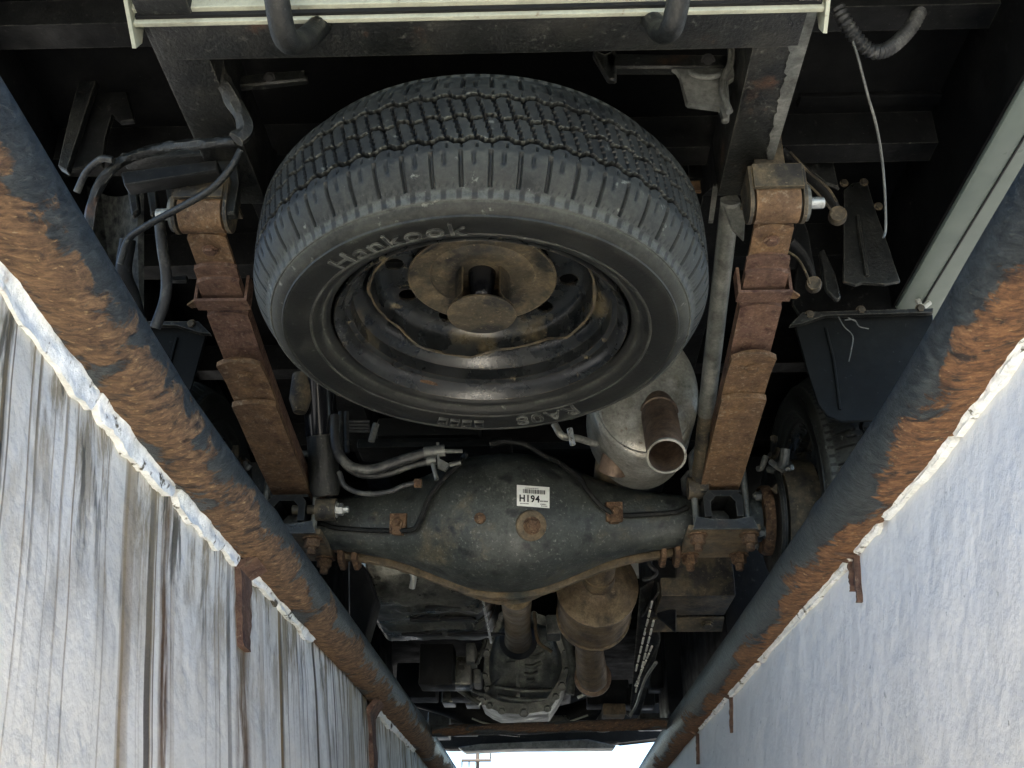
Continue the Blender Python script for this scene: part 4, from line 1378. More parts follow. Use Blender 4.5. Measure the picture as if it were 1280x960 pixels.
obj('bump_stop', L([(0.024, 0), (0.026, 0.06), (0.014, 0.09), (0, 0.095)], A(376, 500, Y=2.15) + V((0, 0, 0.06)), (0, 0, -1), 20), M_mud, truck)

# ---- exhaust
ex = thing('exhaust', A(803, 478, Y=2.1), None, None)
ex.parent = truck
ex.matrix_parent_inverse = Matrix.Translation(truck.location).inverted()
xinv = Matrix.Translation(ex.location).inverted()
def ea(name, bm, m, smooth=True):
    o = obj(name, bm, m, ex, smooth)
    o.matrix_parent_inverse = xinv
    return o
mc = A(806, 482, Y=2.05)
ea('muffler', L([(0, 0.0), (0.06, 0.0), (0.098, 0.004), (0.108, 0.012), (0.1085, 0.020), (0.112, 0.022), (0.116, 0.030), (0.117, 0.20), (0.11, 0.215), (0, 0.215)], mc, (0, 1, 0), 56, sx=1.35, sy=1.0), M_muffler)
p0, p1 = A(823, 512, Y=2.07), A(833, 570, Y=1.945)
ax = (p1 - p0)
tp = ea('tailpipe', L([(0.0375, -0.02), (0.0375, ax.length), (0.0362, ax.length + 0.001), (0.0345, ax.length), (0.0345, 0.0), (0, 0.0)], p0, ax, 36), M_pipe_brown)
ea('pipe_collar', L([(0.0378, 0.012), (0.0405, 0.014), (0.0405, 0.022), (0.0378, 0.024)], p0, ax, 36), M_pipe_brown)
ea('outlet_rim', L([(0.0345, ax.length - 0.004), (0.0390, ax.length - 0.004), (0.0390, ax.length + 0.0015), (0.0345, ax.length + 0.0015)], p0, ax, 36, closed=True), M_muffler)
ea('inlet_stub', T([A(778, 540, Y=2.14), A(765, 590, Y=2.20)], 0.031, 24), M_pipe_brown)
ea('exhaust_hanger', T(smooth_path([A(693, 530, Y=2.0), A(703, 545, Y=2.0), A(722, 548, Y=2.03), A(745, 555, Y=2.07)], 6), 0.0075, 10), M_muffler)
ea('hanger_clip', T([A(712, 536, Y=2.0), A(716, 556, Y=2.0)], 0.006, 8), M_zinc)
# catalyst ahead of the axle
cc = A(748, 724, Y=2.70)
cx = V((0.0, 1, -0.015)).normalized()
ea('catalyst', L([(0, -0.05), (0.040, -0.05), (0.042, 0.0), (0.060, 0.012), (0.088, 0.045), (0.100, 0.06), (0.107, 0.064), (0.107, 0.075), (0.101, 0.078), (0.101, 0.10)] + [(0.0995 + 0.0035 * (k % 2), 0.11 + 0.018 * k) for k in range(11)] + [(0.1005, 0.32), (0.106, 0.322), (0.106, 0.334), (0.100, 0.336), (0.085, 0.37), (0.05, 0.42), (0, 0.42)], cc, cx, 48), M_cat)
ea('over_axle_pipe', T(smooth_path([cc + V((0, -0.03, 0)), cc + V((0.005, -0.12, 0.04)), cc + V((0.02, -0.28, 0.15)), cc + V((0.03, -0.45, 0.21))], 8), 0.040, 24), M_cat)
ea('down_pipe', T(smooth_path([cc + V((0, 0.40, 0)), cc + V((-0.005, 0.6, -0.02)), A(740, 848, Y=3.75), A(735, 858, Y=4.2)], 6), [0.045, 0.04, 0.055, 0.035], 20), M_cat)
ea('pipe_clamp', L([(0.050, 0), (0.062, 0.004), (0.062, 0.02), (0.050, 0.024)], A(741, 846, Y=3.66), (0, 1, 0), 24), M_pipe_brown)
ea('heat_shield_lip', T([A(722, 872, Y=3.9), A(746, 861, Y=3.9)], 0.006, 8), M_zinc)

# ---- propshaft and gearbox
ps0, ps1 = A(645, 742, Y=2.62), A(648, 803, Y=4.08)
ax = ps1 - ps0
prop = obj('propshaft', L([(0, 0), (0.040, 0), (0.040, 0.75), (0.0425, 0.755), (0.0425, 0.775), (0.041, 0.78), (0.046, 1.1), (0.052, ax.length - 0.08), (0, ax.length - 0.08)], ps0, ax, 36), M_prop, truck)
obj('dust_boot', L([(0.052, 0), (0.066, 0.02), (0.060, 0.035), (0.070, 0.05), (0.066, 0.09), (0.05, 0.10)], ps1 - ax.normalized() * 0.14, ax, 32), M_rubber, prop)
def gearbox():
    Y0 = 4.10
    tilt = 0.42                                            # the cover leans away towards the bottom
    def Q(px, py, d=0.0):
        z_mid = A(px, 770, Y=Y0).z
        p = A(px, py, Y=Y0)
        y = Y0 + (z_mid - p.z) * tilt + d
        return A(px, py, Y=y)
    out = [(628, 768), (668, 766), (688, 772), (700, 790), (709, 815), (711, 838), (705, 858), (697, 872), (686, 888), (655, 893), (626, 891), (610, 884), (600, 877), (608, 862), (604, 845), (606, 815), (613, 788)]
    bm = bmesh.new()
    plate(bm, [Q(*p) for p in out], (0, 0.40, 0.02))
    g = obj('gearbox', bm, M_alu, truck)
    inn = [(652 + (x - 652) * 0.86, 826 + (y - 826) * 0.80) for x, y in out]
    bm = bmesh.new()
    rings = []
    for f, d in ((1.0, 0.0), (0.95, -0.035), (0.85, -0.055), (0.5, -0.075), (0.2, -0.08)):
        rings.append([bm.verts.new(Q(652 + (x - 652) * f, 822 + (y - 822) * f, d)) for x, y in inn])
    n = len(inn)
    for a, b in zip(rings, rings[1:]):
        for k in range(n):
            bm.faces.new((a[k], a[(k + 1) % n], b[(k + 1) % n], b[k]))
    bm.faces.new(rings[-1])
    cov = obj('gearbox_cover', bm, M_alu, g)
    obj('cover_rib', PL([Q(643, 800, -0.09), Q(647, 800, -0.09), Q(650, 872, -0.085), Q(646, 872, -0.085)], (0, 0.06, 0)), M_alu, cov)
    obj('cover_rib', PL([Q(632, 806, -0.086), Q(645, 803, -0.094), Q(645, 826, -0.094), Q(632, 828, -0.086)], (0, 0.06, 0), 0.004), M_alu, cov)
    for x0, y0, x1, y1 in ((656, 812, 674, 806), (658, 820, 680, 816), (656, 832, 676, 828), (656, 842, 672, 840), (658, 850, 668, 849), (618, 858, 690, 862), (622, 870, 684, 874)):
        obj('casting_rib', T(smooth_path([Q(x0, y0, -0.078), Q((x0 + x1) / 2, (y0 + y1) / 2 + 3, -0.085), Q(x1, y1, -0.074)], 4), 0.008, 8), M_alu, cov)
    for k, (x, y) in enumerate(out):
        bolt(g, Q(652 + (x - 652) * 0.95, 828 + (y - 828) * 0.95, -0.001), (0, -1, -0.4), 0.011 + 0.003 * (k % 3 == 0), 0.018, 0, M_alu if k % 3 else M_grey)
    pts = [Q(690, 772), Q(708, 790), Q(717, 815), Q(716, 845)]
    obj('wiring_pipe', T(smooth_path(pts, 5), 0.010, 8), M_black, g)
    obj('drain_strap', T([Q(634, 872, -0.05), Q(662, 872, -0.05)], 0.006, 8), M_grey, g)
gearbox()

# ---- fuel tank shield on the stained side
def tank():
    x0, x1 = -0.50, -0.135
    y0, y1 = 2.72, 3.30
    zt, zb = 0.40, 0.205
    bm = bmesh.new()
    # profile across the tank in y-z, rounded lower edges, ribs pressed across it
    prof = [(y0, zt), (y0, 0.30), (y0 + 0.02, 0.262), (y0 + 0.06, 0.235), (y0 + 0.10, 0.225)] + [(y0 + 0.10 + (y1 - y0 - 0.14) * k / 26, 0.222) for k in range(1, 27)] + [(y1 - 0.02, 0.235), (y1 - 0.004, 0.26), (y1 + 0.02, 0.264), (y1 + 0.022, 0.272), (y1, 0.275), (y1, zt)]
    nx = 60
    rows = []
    for i in range(nx + 1):
        t = i / nx
        x = x0 + (x1 - x0) * t
        e = min(1, (1 - t) / 0.16, t / 0.10)
        lift = (1 - math.sqrt(max(0, 1 - (1 - e) ** 2))) * 0.075
        row = []
        for y, z in prof:
            u = (y - y0) / (y1 - y0)
            zz = z + lift * (1 if z < 0.3 else 0.2)
            if 0.1 < u < 0.96:
                for uc, hw, dep, xa, xb in ((0.28, 0.035, 0.012, 0.25, 0.95), (0.45, 0.05, -0.010, 0.38, 0.80), (0.62, 0.03, 0.014, 0.10, 0.98), (0.80, 0.035, -0.012, 0.45, 0.9)):
                    if xa < t < xb:
                        k = max(0, 1 - abs(u - uc - 0.03 * math.sin(t * 7)) / hw)
                        kx = min(1, (t - xa) / 0.06, (xb - t) / 0.06)
                        zz -= dep * min(1, k * 1.8) * kx
            zz += 0.006 * noise.noise(V((x * 12, y * 12, 0))) + 0.003 * noise.noise(V((x * 34, y * 34, 4)))
            yy = y + 0.10 * (1 - e) * (1 if u < 0.5 else -1) * 0.5
            row.append(bm.verts.new((x, yy, zz)))
        rows.append(row)
    for a, b in zip(rows, rows[1:]):
        for k in range(len(prof) - 1):
            bm.faces.new((a[k], a[k + 1], b[k + 1], b[k]))
    bm.faces.new(rows[0])
    bm.faces.new(rows[-1][::-1])
    t_ = obj('fuel_tank', bm, M_shield, truck)
    for (a, b, c_, d) in ((-0.33, 2.99, 0.045, 0.010), (-0.24, 2.985, 0.05, 0.011), (-0.36, 3.16, 0.06, 0.010), (-0.20, 3.165, 0.085, 0.010), (-0.27, 2.86, 0.05, 0.012)):
        obj('drain_slot', L([(0, -0.003), (1, -0.003), (1, 0.004), (0, 0.004)], (a, b, 0.2165), (0, 0, 1), 24, sx=c_, sy=d * 1.3, ref=(1, 0, 0)), M_ink, t_)
    obj('tank_strap', T([(-0.16, 2.76, 0.245), (-0.16, 2.84, 0.216), (-0.16, 3.26, 0.214), (-0.16, 3.30, 0.24)], 0.004, 8), M_zinc, t_)
    obj('tank_flange', B((x0 + 0.02, y1 + 0.0225, 0.258), (x1 - 0.03, y1 + 0.05, 0.266), 0.003), M_shield, t_)
    for x in (-0.42, -0.30, -0.17):
        bolt(t_, (x, y1 + 0.035, 0.258), (0, 0, -1), 0.010, 0.008, 0, M_zinc)
    obj('breather_hose', T(smooth_path([A(515, 735, Y=2.68), A(517, 720, Y=2.66), A(509, 708, Y=2.66), A(500, 700, Y=2.7)], 5), 0.008, 8), M_zinc, t_)
    obj('inner_shield', PL([A(435, 700, Y=2.62), A(455, 705, Y=2.62), A(470, 745, Y=2.70), A(455, 800, Y=2.78), A(436, 790, Y=2.76)], (0, 0.10, 0.0), 0.004), M_black, t_)
tank()

# ---- boxes and brackets ahead of the axle, on the clean side
sb = obj('storage_box', B((0.30, 2.72, 0.205), (0.49, 2.92, 0.40), 0.006), M_mud, truck)
obj('box_side', PL([(0.298, 2.75, 0.40), (0.298, 2.74, 0.22), (0.27, 2.93, 0.205), (0.27, 2.93, 0.40)], (-0.005, 0, 0)), M_chassis, sb)
obj('box_flange', PL([(0.29, 2.93, 0.200), (0.49, 2.93, 0.200), (0.49, 2.99, 0.178), (0.28, 2.99, 0.178)], (0, 0, 0.005)), M_mud, sb)
bolt(sb, A(884, 781, Y=2.95), (0, -0.4, -1), 0.012, 0.006, 0, M_mud)
obj('wheel_arch_plate', PL([A(815, 700, Y=2.65), A(846, 700, Y=2.65), A(846, 790, Y=2.95), A(822, 770, Y=2.9)], (0, 0.02, 0), 0.003), M_black, truck)
sm = obj('hanging_cable', T(smooth_path([A(815, 690, Y=2.62), A(812, 705, Y=2.62), A(820, 715, Y=2.62), A(815, 722, Y=2.62), A(805, 724, Y=2.64)], 6), 0.006, 8), M_hose, truck)
bm = None
# slotted strip
ss = obj('slotted_strip', PL([A(800, 735, Y=2.75), A(822, 722, Y=2.75), A(826, 800, Y=3.1), A(800, 894, Y=3.9), A(787, 894, Y=3.9)], (0, 0.006, 0.0)), M_black, truck, smooth=False)
for (xa, ya, xb, yb, ya_, yb_, n) in ((815, 752, 794, 842, 2.8, 3.45, 8), (817, 776, 794, 868, 2.9, 3.6, 9), (815, 808, 793, 860, 3.1, 3.6, 6)):
    for k in range(n):
        t0, t1 = k / n, (k + 0.68) / n
        f = lambda t: A(xa + (xb - xa) * t, ya + (yb - ya) * t, Y=ya_ + (yb_ - ya_) * t - 0.03)
        obj('slot_light', T([f(t0), f(t1)], 0.0032, 6), M_mark, ss)  # white rods stand for light shining through the slots
obj('slot_cable', T(smooth_path([A(820, 828, Y=3.2), A(806, 850, Y=3.4), A(796, 880, Y=3.7), A(788, 894, Y=3.8)], 5), 0.005, 8), M_grey, ss)

# ---- chassis clutter under the cab
fx = obj('front_crossmember', T(smooth_path([A(520, 868, Y=5.0), A(560, 880, Y=5.0), A(620, 900, Y=5.0), A(690, 900, Y=5.0), A(745, 886, Y=5.0), A(800, 868, Y=5.0), A(860, 856, Y=5.0)], 6), 0.055, 14), M_black, truck)
obj('crossmember_lip', T(smooth_path([A(590, 898, Y=4.93), A(612, 905, Y=4.93), A(660, 909, Y=4.93), A(700, 905, Y=4.93), A(735, 894, Y=4.93)], 6), 0.004, 8), M_cream, fx)
und = obj('engine_tray', PL([A(572, 934, Y=5.95), A(600, 930, Y=5.95), A(735, 924, Y=5.95), A(770, 932, Y=5.95), A(768, 935, Y=5.95), A(640, 936, Y=5.95), A(580, 939, Y=5.95)], (0, 0.2, 0.01), 0.003), M_grey, truck)
obj('front_bumper', PL([A(490, 922, Y=6.15), A(560, 936, Y=6.15), A(640, 934, Y=6.15), A(770, 929, Y=6.15), A(776, 926, Y=6.15), A(900, 915, Y=6.15), A(900, 840, Y=6.15), A(490, 830, Y=6.15)], (0, 0.12, 0), 0.01), M_black, truck)
for x, y, w, h, yy, m in ((548, 905, 14, 16, 5.2, M_grey), (580, 910, 16, 6, 5.0, M_grey), (545, 830, 22, 26, 3.6, M_black), (575, 838, 14, 18, 3.7, M_shield), (588, 815, 6, 12, 3.65, M_grey), (596, 845, 5, 9, 3.8, M_grey), (768, 886, 14, 7, 4.4, M_flange), (760, 865, 26, 16, 4.5, M_black), (800, 870, 18, 12, 4.5, M_black), (575, 862, 12, 10, 4.2, M_black), (730, 800, 10, 16, 3.8, M_shield), (692, 780, 9, 12, 3.8, M_grey), (560, 870, 8, 8, 4.4, M_shield), (590, 875, 9, 5, 4.4, M_grey), (835, 820, 22, 40, 4.2, M_black), (520, 850, 26, 22, 4.1, M_black), (700, 900, 12, 6, 4.8, M_shield), (820, 900, 20, 9, 5.0, M_shield)):
    a, b = A(x - w, y + h, Y=yy), A(x + w, y - h, Y=yy)
    obj('engine_bracket', B((a.x, yy, a.z), (b.x, yy + 0.12, b.z), 0.006), m, truck)
for pts, yy, r, m in (([(540, 820), (560, 850), (585, 870), (600, 880)], 3.9, 0.009, M_shield), ([(668, 765), (672, 800), (690, 815)], 3.7, 0.006, M_flange), ([(700, 765), (740, 770)], 3.4, 0.009, M_shield), ([(700, 775), (735, 782)], 3.5, 0.012, M_grey), ([(745, 905), (765, 880), (790, 895)], 4.7, 0.010, M_hose), ([(570, 845), (590, 862), (606, 868)], 4.0, 0.008, M_grey), ([(735, 905), (752, 912), (790, 905), (830, 898)], 5.0, 0.012, M_shield), ([(600, 770), (606, 800), (596, 830)], 3.6, 0.008, M_shield), ([(705, 790), (716, 830), (712, 868)], 3.9, 0.016, M_alu), ([(520, 905), (560, 900), (600, 912), (650, 918)], 5.3, 0.012, M_shield)):
    obj('engine_pipe', T(smooth_path([A(x, y, Y=yy) for x, y in pts], 5), r, 10), m, truck)
obj('sump', B((-0.30, 4.75, 0.36), (0.12, 5.8, 0.55), 0.04), M_black, truck)
obj('gearbox_tunnel', B((-0.75, 4.2, 0.48), (0.55, 4.24, 0.83)), M_floor, truck, smooth=False)

# ---- hoses behind the spare
hs = thing('hose_bundle', A(545, 572, Y=2.15), None, None)
hs.parent = truck
hs.matrix_parent_inverse = Matrix.Translation(truck.location).inverted()
hinv = Matrix.Translation(hs.location).inverted()
def ha(name, bm, m, smooth=True):
    o = obj(name, bm, m, hs, smooth)
    o.matrix_parent_inverse = hinv
    return o
Yh = 2.17
ha('hose', T(smooth_path([A(418, 520, Y=Yh), A(421, 560, Y=Yh), A(437, 582, Y=Yh), A(465, 587, Y=Yh), A(500, 576, Y=Yh), A(532, 566, Y=Yh)], 8), 0.0115, 12), M_hose)
ha('hose', T(smooth_path([A(420, 540, Y=Yh + .03), A(428, 575, Y=Yh + .03), A(448, 592, Y=Yh + .03), A(480, 593, Y=Yh + .03), A(510, 583, Y=Yh + .03), A(534, 577, Y=Yh + .03)], 8), 0.0085, 12), M_hose)
ha('hose', T(smooth_path([A(424, 590, Y=Yh), A(432, 608, Y=Yh), A(455, 617, Y=Yh), A(485, 615, Y=Yh), A(505, 607, Y=Yh), A(518, 604, Y=Yh)], 8), 0.006, 10), M_hose)
ha('hose_end', T([A(518, 604, Y=Yh), A(527, 604, Y=Yh)], 0.010, 10), M_bolt_rust)
for (x0, y0, x1, y1, r) in ((530, 566, 556, 563, 0.013), (533, 577, 545, 575, 0.010), (556, 564, 578, 564, 0.005), (562, 581, 576, 578, 0.005)):
    ha('hose_fitting', T([A(x0, y0, Y=Yh - .01), A(x1, y1, Y=Yh - .01)], r, 10), M_grey)
ha('hose_bracket', PL([A(545, 553, Y=2.15), A(549, 553, Y=2.15), A(549, 573, Y=2.15), A(562, 580, Y=2.15), A(556, 588, Y=2.15), A(547, 584, Y=2.15)], (0, 0.01, 0)), M_grey, False)
ha('bracket_leg', T([A(541, 580, Y=2.15), A(546, 600, Y=2.15)], 0.005, 8), M_grey)
for x in (426, 433):
    ha('brake_line', T(smooth_path([A(x, 515, Y=2.3), A(x, 540, Y=2.3), A(x + 1, 566, Y=2.3)], 4), 0.006, 8), M_hose)
for k in range(4):
    ha('brake_line', T([A(436, 527 + k * 4, Y=2.4), A(462, 527 + k * 4, Y=2.4)], 0.004, 8), M_hose)
ha('clip', T([A(470, 530, Y=2.3), A(464, 552, Y=2.3)], 0.008, 8), M_grey)
for x0, y0, x1, y1, yy in ((445, 545, 640, 560, 2.55), (470, 520, 600, 545, 2.6)):
    a, b = A(x0, y1, Y=yy), A(x1, y0, Y=yy)
    ha('floor_bracket', B((a.x, yy, a.z), (b.x, yy + 0.1, b.z), 0.01), M_black)

# ---- brackets over the axle on the clean side
cb_ = obj('cross_tube', B((0.165, 1.30, 0.735), (0.34, 1.325, 0.765), 0.003), M_chassis, truck)
def bracket_px(name, pts, y, th, m, parent=truck, bev=0.003):
    return obj(name, PL([A(px, py, Y=y) for px, py in pts], (0, th, 0), bev), m, parent)
bracket_px('cross_strap', [(756, 66), (935, 68), (935, 84), (760, 84)], 1.36, 0.02, M_chassis)
bracket_px('hanger_bracket', [(838, 84), (852, 92), (858, 130), (902, 132), (902, 150), (912, 150), (912, 128), (908, 100), (926, 90), (935, 84)], 1.35, 0.012, M_grey)
bracket_px('hanger_bracket', [(742, 52), (746, 66), (756, 70), (766, 66), (768, 52), (771, 52), (771, 100), (760, 100), (741, 68)], 1.36, 0.012, M_chassis)
obj('bracket_ring', T([A(884 + 21 * math.cos(a), 88 + 8 * math.sin(a), Y=1.345) for a in [PI * k / 12 for k in range(13)]], 0.005, 8), M_grey, truck)
obj('strap_wire', T(smooth_path([A(913, 35, Y=1.33), A(914, 75, Y=1.33), A(905, 98, Y=1.33), A(904, 118, Y=1.33), A(912, 140, Y=1.33)], 5), 0.006, 8), M_grey, truck)
obj('vertical_strip', PL([A(926, 95, Y=1.5), A(932, 95, Y=1.5), A(913, 186, Y=1.5), A(907, 186, Y=1.5)], (0, 0.01, 0)), M_grey, truck, smooth=False)
obj('brake_pipe_strip', PL([A(893, 220, Y=1.62), A(900, 220, Y=1.62), A(892, 275, Y=1.62), A(886, 275, Y=1.62)], (0, 0.01, 0)), M_grey, truck, smooth=False)
for y0, y1, yy in ((100, 165, 1.62), (188, 222, 1.72), (222, 238, 1.75)):
    a, b = A(835 if y0 < 180 else 862, y1, Y=yy), A(918, y0, Y=yy)
    obj('inner_plate', B((a.x, yy, a.z), (b.x, yy + 0.01, b.z)), M_black if y0 < 220 else M_rust, truck, smooth=False)
bracket_px('cross_strap', [(295, 94), (382, 86), (384, 99), (298, 108)], 1.36, 0.015, M_chassis)
bolt(truck, A(337, 98, Y=1.36), (0, -1, -0.6), 0.007, 0.003, 0, M_ink)  # flat black head stands in for the dark hole in this strap
bolt(truck, A(885, 76, Y=1.36), (0, -1, -0.6), 0.008, 0.003, 0, M_ink)

# ---- stained-side clutter
bracket_px('mudguard_bracket', [(104, 78), (122, 70), (126, 84), (100, 160), (84, 214), (72, 207), (88, 140)], 1.49, 0.016, M_chassis, truck, 0.002)
bracket_px('mudguard_bracket', [(120, 88), (132, 92), (146, 92), (156, 108), (168, 150), (150, 152), (139, 140), (131, 172), (128, 206), (86, 212), (102, 160)], 1.52, 0.012, M_black, truck, 0.002)
bracket_px('mudguard_bracket', [(40, 135), (62, 118), (84, 112), (88, 130), (72, 200), (45, 190)], 1.62, 0.018, M_black, truck, 0.004)
obj('harness', T(smooth_path([A(268, 62, Y=1.28), A(272, 85, Y=1.28), A(285, 115, Y=1.29), A(300, 140, Y=1.30), A(307, 163, Y=1.31), A(296, 175, Y=1.31)], 10), 0.0125, 12, rough=0.35), M_chassis, truck)
obj('harness', T(smooth_path([A(296, 176, Y=1.33), A(250, 180, Y=1.36), A(200, 186, Y=1.4), A(160, 198, Y=1.42), A(138, 214, Y=1.42), A(118, 245, Y=1.44), A(110, 290, Y=1.46)], 10), 0.0085, 12, rough=0.35), M_chassis, truck)
obj('cable', T(smooth_path([A(301, 188, Y=1.33), A(287, 212, Y=1.34), A(262, 238, Y=1.36), A(220, 262, Y=1.40), A(180, 284, Y=1.43), A(160, 300, Y=1.45), A(150, 330, Y=1.47)], 8), 0.0058, 10), M_chassis, truck)
obj('cable', T(smooth_path([A(141, 200, Y=1.4), A(126, 199, Y=1.4), A(108, 215, Y=1.42), A(96, 240, Y=1.44)], 8), 0.006, 10), M_hose, truck)
obj('step_bar', PL([A(150, 214, Y=1.42), A(272, 199, Y=1.40), A(272, 213, Y=1.40), A(155, 232, Y=1.42)], (0, 0.03, 0), 0.003), M_black, truck)
obj('step_bar', PL([A(150, 190, Y=1.46), A(262, 184, Y=1.45), A(262, 193, Y=1.45), A(152, 200, Y=1.46)], (0, 0.03, 0), 0.003), M_chassis, truck)
bracket_px('hanger_plate_side', [(258, 200), (296, 188), (298, 230), (294, 266), (258, 270), (257, 240)], 1.46, 0.02, M_chassis)
for k in range(3):
    x = 158 + k * 24
    bracket_px('guard_rib', [(x, 232), (x + 12, 230), (x + 16, 262), (x + 6, 270)], 1.5, 0.015, M_chassis)
obj('guard_hose', T(smooth_path([A(198, 262, Y=1.55), A(203, 310, Y=1.57), A(208, 345, Y=1.6), A(206, 375, Y=1.62), A(194, 410, Y=1.64)], 6), 0.010, 10), M_hose, truck)
obj('guard_hose', T(smooth_path([A(160, 300, Y=1.55), A(155, 340, Y=1.57), A(165, 370, Y=1.6), A(172, 400, Y=1.62)], 6), 0.014, 10), M_black, truck)
def guard():
    """an inner mudguard: a curved dark sheet in front of the wheel"""
    bm = bmesh.new()
    rows = []
    for i in range(13):
        t = i / 12
        rows.append([bm.verts.new(A(108 + 72 * u + 30 * t * (1 - u), 232 + 190 * t + 14 * math.sin(u * 3 + t), Y=1.60 + 0.10 * t + 0.03 * math.sin(u * 5))) for u in [k / 8 for k in range(9)]])
    for a, b in zip(rows, rows[1:]):
        for k in range(8):
            bm.faces.new((a[k], a[k + 1], b[k + 1], b[k]))
    bmesh.ops.solidify(bm, geom=bm.faces[:], thickness=0.006)
    return bm
obj('inner_guard', guard(), M_black, truck)
bracket_px('guard_bracket', [(212, 345), (234, 343), (234, 352), (213, 352)], 1.7, 0.01, M_chassis)

# ---- mud flaps
def flap(side):
    f = (lambda px: px) if side > 0 else (lambda px: 2 * (640 + (XC) * 720) - px)
    Yf = 1.93
    pts = [(994, 408), (1004, 398), (1020, 394), (1166, 392), (1170, 440), (1166, 524), (1052, 527), (1034, 520), (1023, 506), (1012, 470)]
    P = [A(px, py, Y=Yf) for px, py in pts]
    if side < 0:
        P = [V((MX(p.x), p.y, p.z)) for p in P]
    fl = obj('mud_flap', PL(P, (0, 0.008, 0), 0.002), M_flap, truck)
    R2 = lambda px, py, y: (lambda p: p if side > 0 else V((MX(p.x), p.y, p.z)))(A(px, py, Y=y))
    obj('flap_clamp', PL([R2(986, 410, Yf - 0.01), R2(1002, 394, Yf - 0.01), R2(1164, 389, Yf - 0.01), R2(1164, 394, Yf - 0.01), R2(1030, 398, Yf - 0.01), R2(1000, 408, Yf - 0.01)], (0, -0.012, 0)), M_chassis, fl, smooth=False)
    obj('flap_crease', T([R2(1032, 410, Yf - 0.002), R2(1042, 450, Yf - 0.002), R2(1050, 512, Yf - 0.002)], 0.003, 6), M_flap, fl)
    for px, py in ((1012, 394), (1076, 388), (1150, 386)):
        bolt(fl, R2(px, py, Yf - 0.02), (0, -1, -0.2), 0.007, 0.006, 0, M_mud)
    return fl
flap_r, flap_l = flap(1), flap(-1)
for pts in ([(1048, 396), (1055, 408), (1066, 420), (1064, 438), (1061, 452)], [(1056, 400), (1068, 400), (1074, 408), (1086, 411)], [(1060, 397), (1070, 402)]):
    obj('wire_tail', T(smooth_path([A(x, y, Y=1.905) for x, y in pts], 5), 0.0012, 6), M_grey, flap_r)
# supports above the clean-side flap
def arm(pts, y, r0, r1, m=M_chassis):
    P = smooth_path([A(px, py, Y=y + 0.01 * k) for k, (px, py) in enumerate(pts)], 8)
    n = len(P)
    bm = T(P, [r0 + (r1 - r0) * i / (n - 1) for i in range(n)], 12, flat=0.6)
    e = P[-1]
    lathe(bm, [(0, -0.012), (r1 * 1.5, -0.012), (r1 * 1.7, 0), (r1 * 1.5, 0.012), (0, 0.012)], e, (0.2, 1, 0.3), 18)
    o = obj('support_arm', bm, m, truck)
    obj('arm_boss', L([(0, -0.016), (r1 * 1.5, -0.016), (r1 * 1.75, -0.008), (r1 * 1.75, 0.008), (r1 * 1.3, 0.014), (0, 0.014)], e, (0.2, 1, 0.3), 18), M_mud, o)
    return o
arm([(975, 192), (1000, 212), (1025, 235), (1042, 256), (1047, 270)], 1.62, 0.017, 0.0095, M_black)
arm([(986, 305), (1000, 318), (1010, 335), (1017, 356)], 1.72, 0.017, 0.0085, M_black)
for pts, y in (([(974, 200), (1000, 221), (1026, 246), (1041, 266)], 1.60), ([(988, 202 - 12), (1010, 214), (1034, 234), (1046, 252)], 1.60), ([(984, 314), (998, 324), (1008, 342), (1012, 354)], 1.705)):
    obj('arm_edge', T(smooth_path([A(x, yy, Y=y) for x, yy in pts], 5), 0.0022, 6), M_mud, truck)
bracket_px('gusset_plate', [(988, 168), (1004, 152), (1036, 176), (1042, 205), (1050, 236), (1030, 228), (996, 196), (985, 190)], 1.70, 0.01, M_chassis)
bracket_px('gusset_plate', [(985, 300), (1000, 262), (1010, 290), (1022, 350), (1012, 352), (1000, 325)], 1.76, 0.01, M_black)
bracket_px('guard_blade', [(1024, 315), (1030, 310), (1044, 340), (1052, 372), (1046, 376), (1032, 362)], 1.84, 0.012, M_chassis)
fb = bracket_px('flap_bracket', [(1054, 238), (1066, 228), (1084, 226), (1094, 262), (1112, 312), (1126, 352), (1106, 356), (1078, 352), (1070, 357), (1054, 352), (1055, 300)], 1.80, 0.008, M_chassis, truck, 0.002)
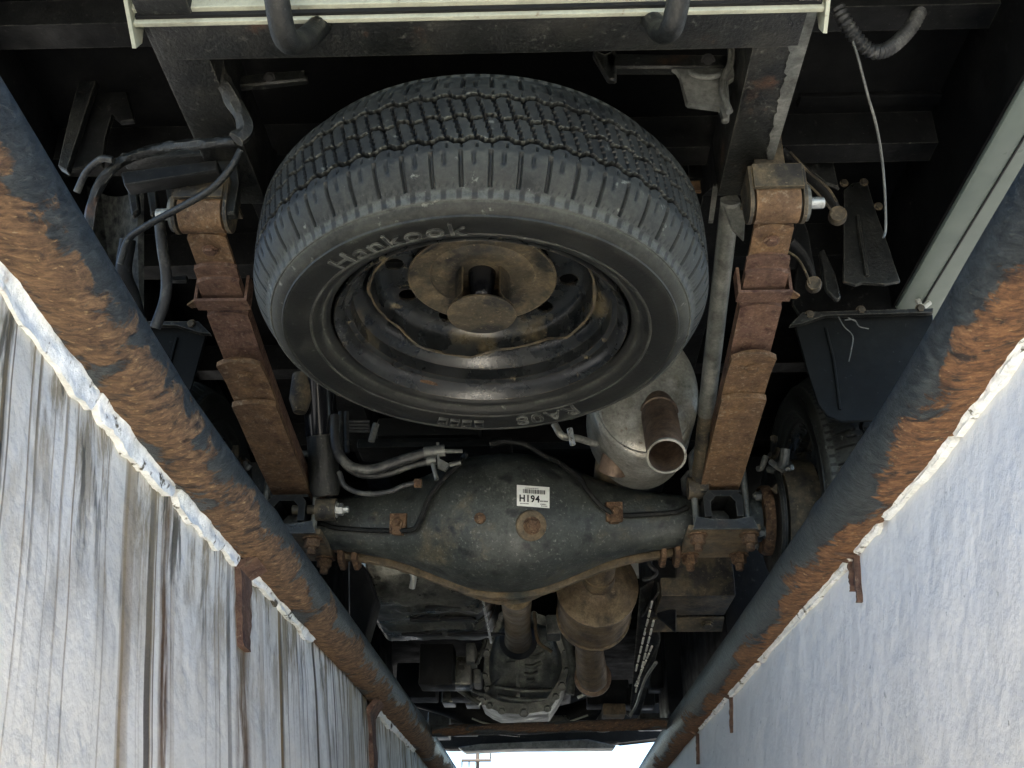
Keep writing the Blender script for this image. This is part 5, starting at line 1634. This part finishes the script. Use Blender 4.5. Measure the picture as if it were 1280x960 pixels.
obj('bracket_fold', T([A(1072, 270, Y=1.795), A(1078, 310, Y=1.795), A(1084, 345, Y=1.795)], 0.005, 6), M_chassis, fb)
for px, py in ((1055, 229), (1080, 228), (1098, 258)):
    bolt(fb, A(px, py, Y=1.798), (0, -1, -0.2), 0.006, 0.005, 0, M_mud)
bracket_px('wheel_liner', [(1000, 300), (1060, 300), (1140, 316), (1164, 336), (1178, 366), (1170, 384), (1158, 388), (1152, 375), (1148, 390), (1000, 396), (990, 380)], 1.99, 0.01, M_black)
obj('liner_hook', T(smooth_path([A(1146, 372, Y=1.95), A(1152, 384, Y=1.95), A(1162, 378, Y=1.95)], 5), 0.006, 8), M_mark, truck)
for x0, y0, x1, y1, yy in ((1085, 218, 1178, 250, 1.90), (1000, 88, 1215, 122, 1.56)):
    obj('floor_rib', PL([A(x0, y0 + 8, Y=yy), A(x1, y0 + 4, Y=yy), A(x1, y1 - 4, Y=yy), A(x0, y1, Y=yy)], (0, 0.03, 0.0), 0.003), M_floor, truck)
# corrugated conduit and a loose wire
def conduit():
    P = smooth_path([A(1046, 8, Y=1.25), A(1058, 30, Y=1.26), A(1078, 56, Y=1.28), A(1095, 65, Y=1.29), A(1115, 58, Y=1.30), A(1138, 35, Y=1.31), A(1152, 8, Y=1.31), A(1160, -20, Y=1.31)], 14)
    Q, step, acc = [P[0]], 0.0042, 0.0
    for a, b in zip(P, P[1:]):
        d = (b - a).length
        while acc + d >= step:
            t = (step - acc) / d
            a = a.lerp(b, t)
            d = (b - a).length
            acc = 0.0
            Q.append(a.copy())
        acc += d
    return T(Q, [0.0108 + (0.0016 if i % 2 else -0.0014) for i in range(len(Q))], 12)
obj('corrugated_conduit', conduit(), M_hose, truck)
obj('loose_wire', T(smooth_path([A(1062, 40, Y=1.27), A(1072, 70, Y=1.28), A(1085, 120, Y=1.32), A(1095, 155, Y=1.36), A(1102, 195, Y=1.42), A(1106, 240, Y=1.46), A(1107, 285, Y=1.5), A(1104, 297, Y=1.5)], 6), 0.0022, 8), M_grey, truck)
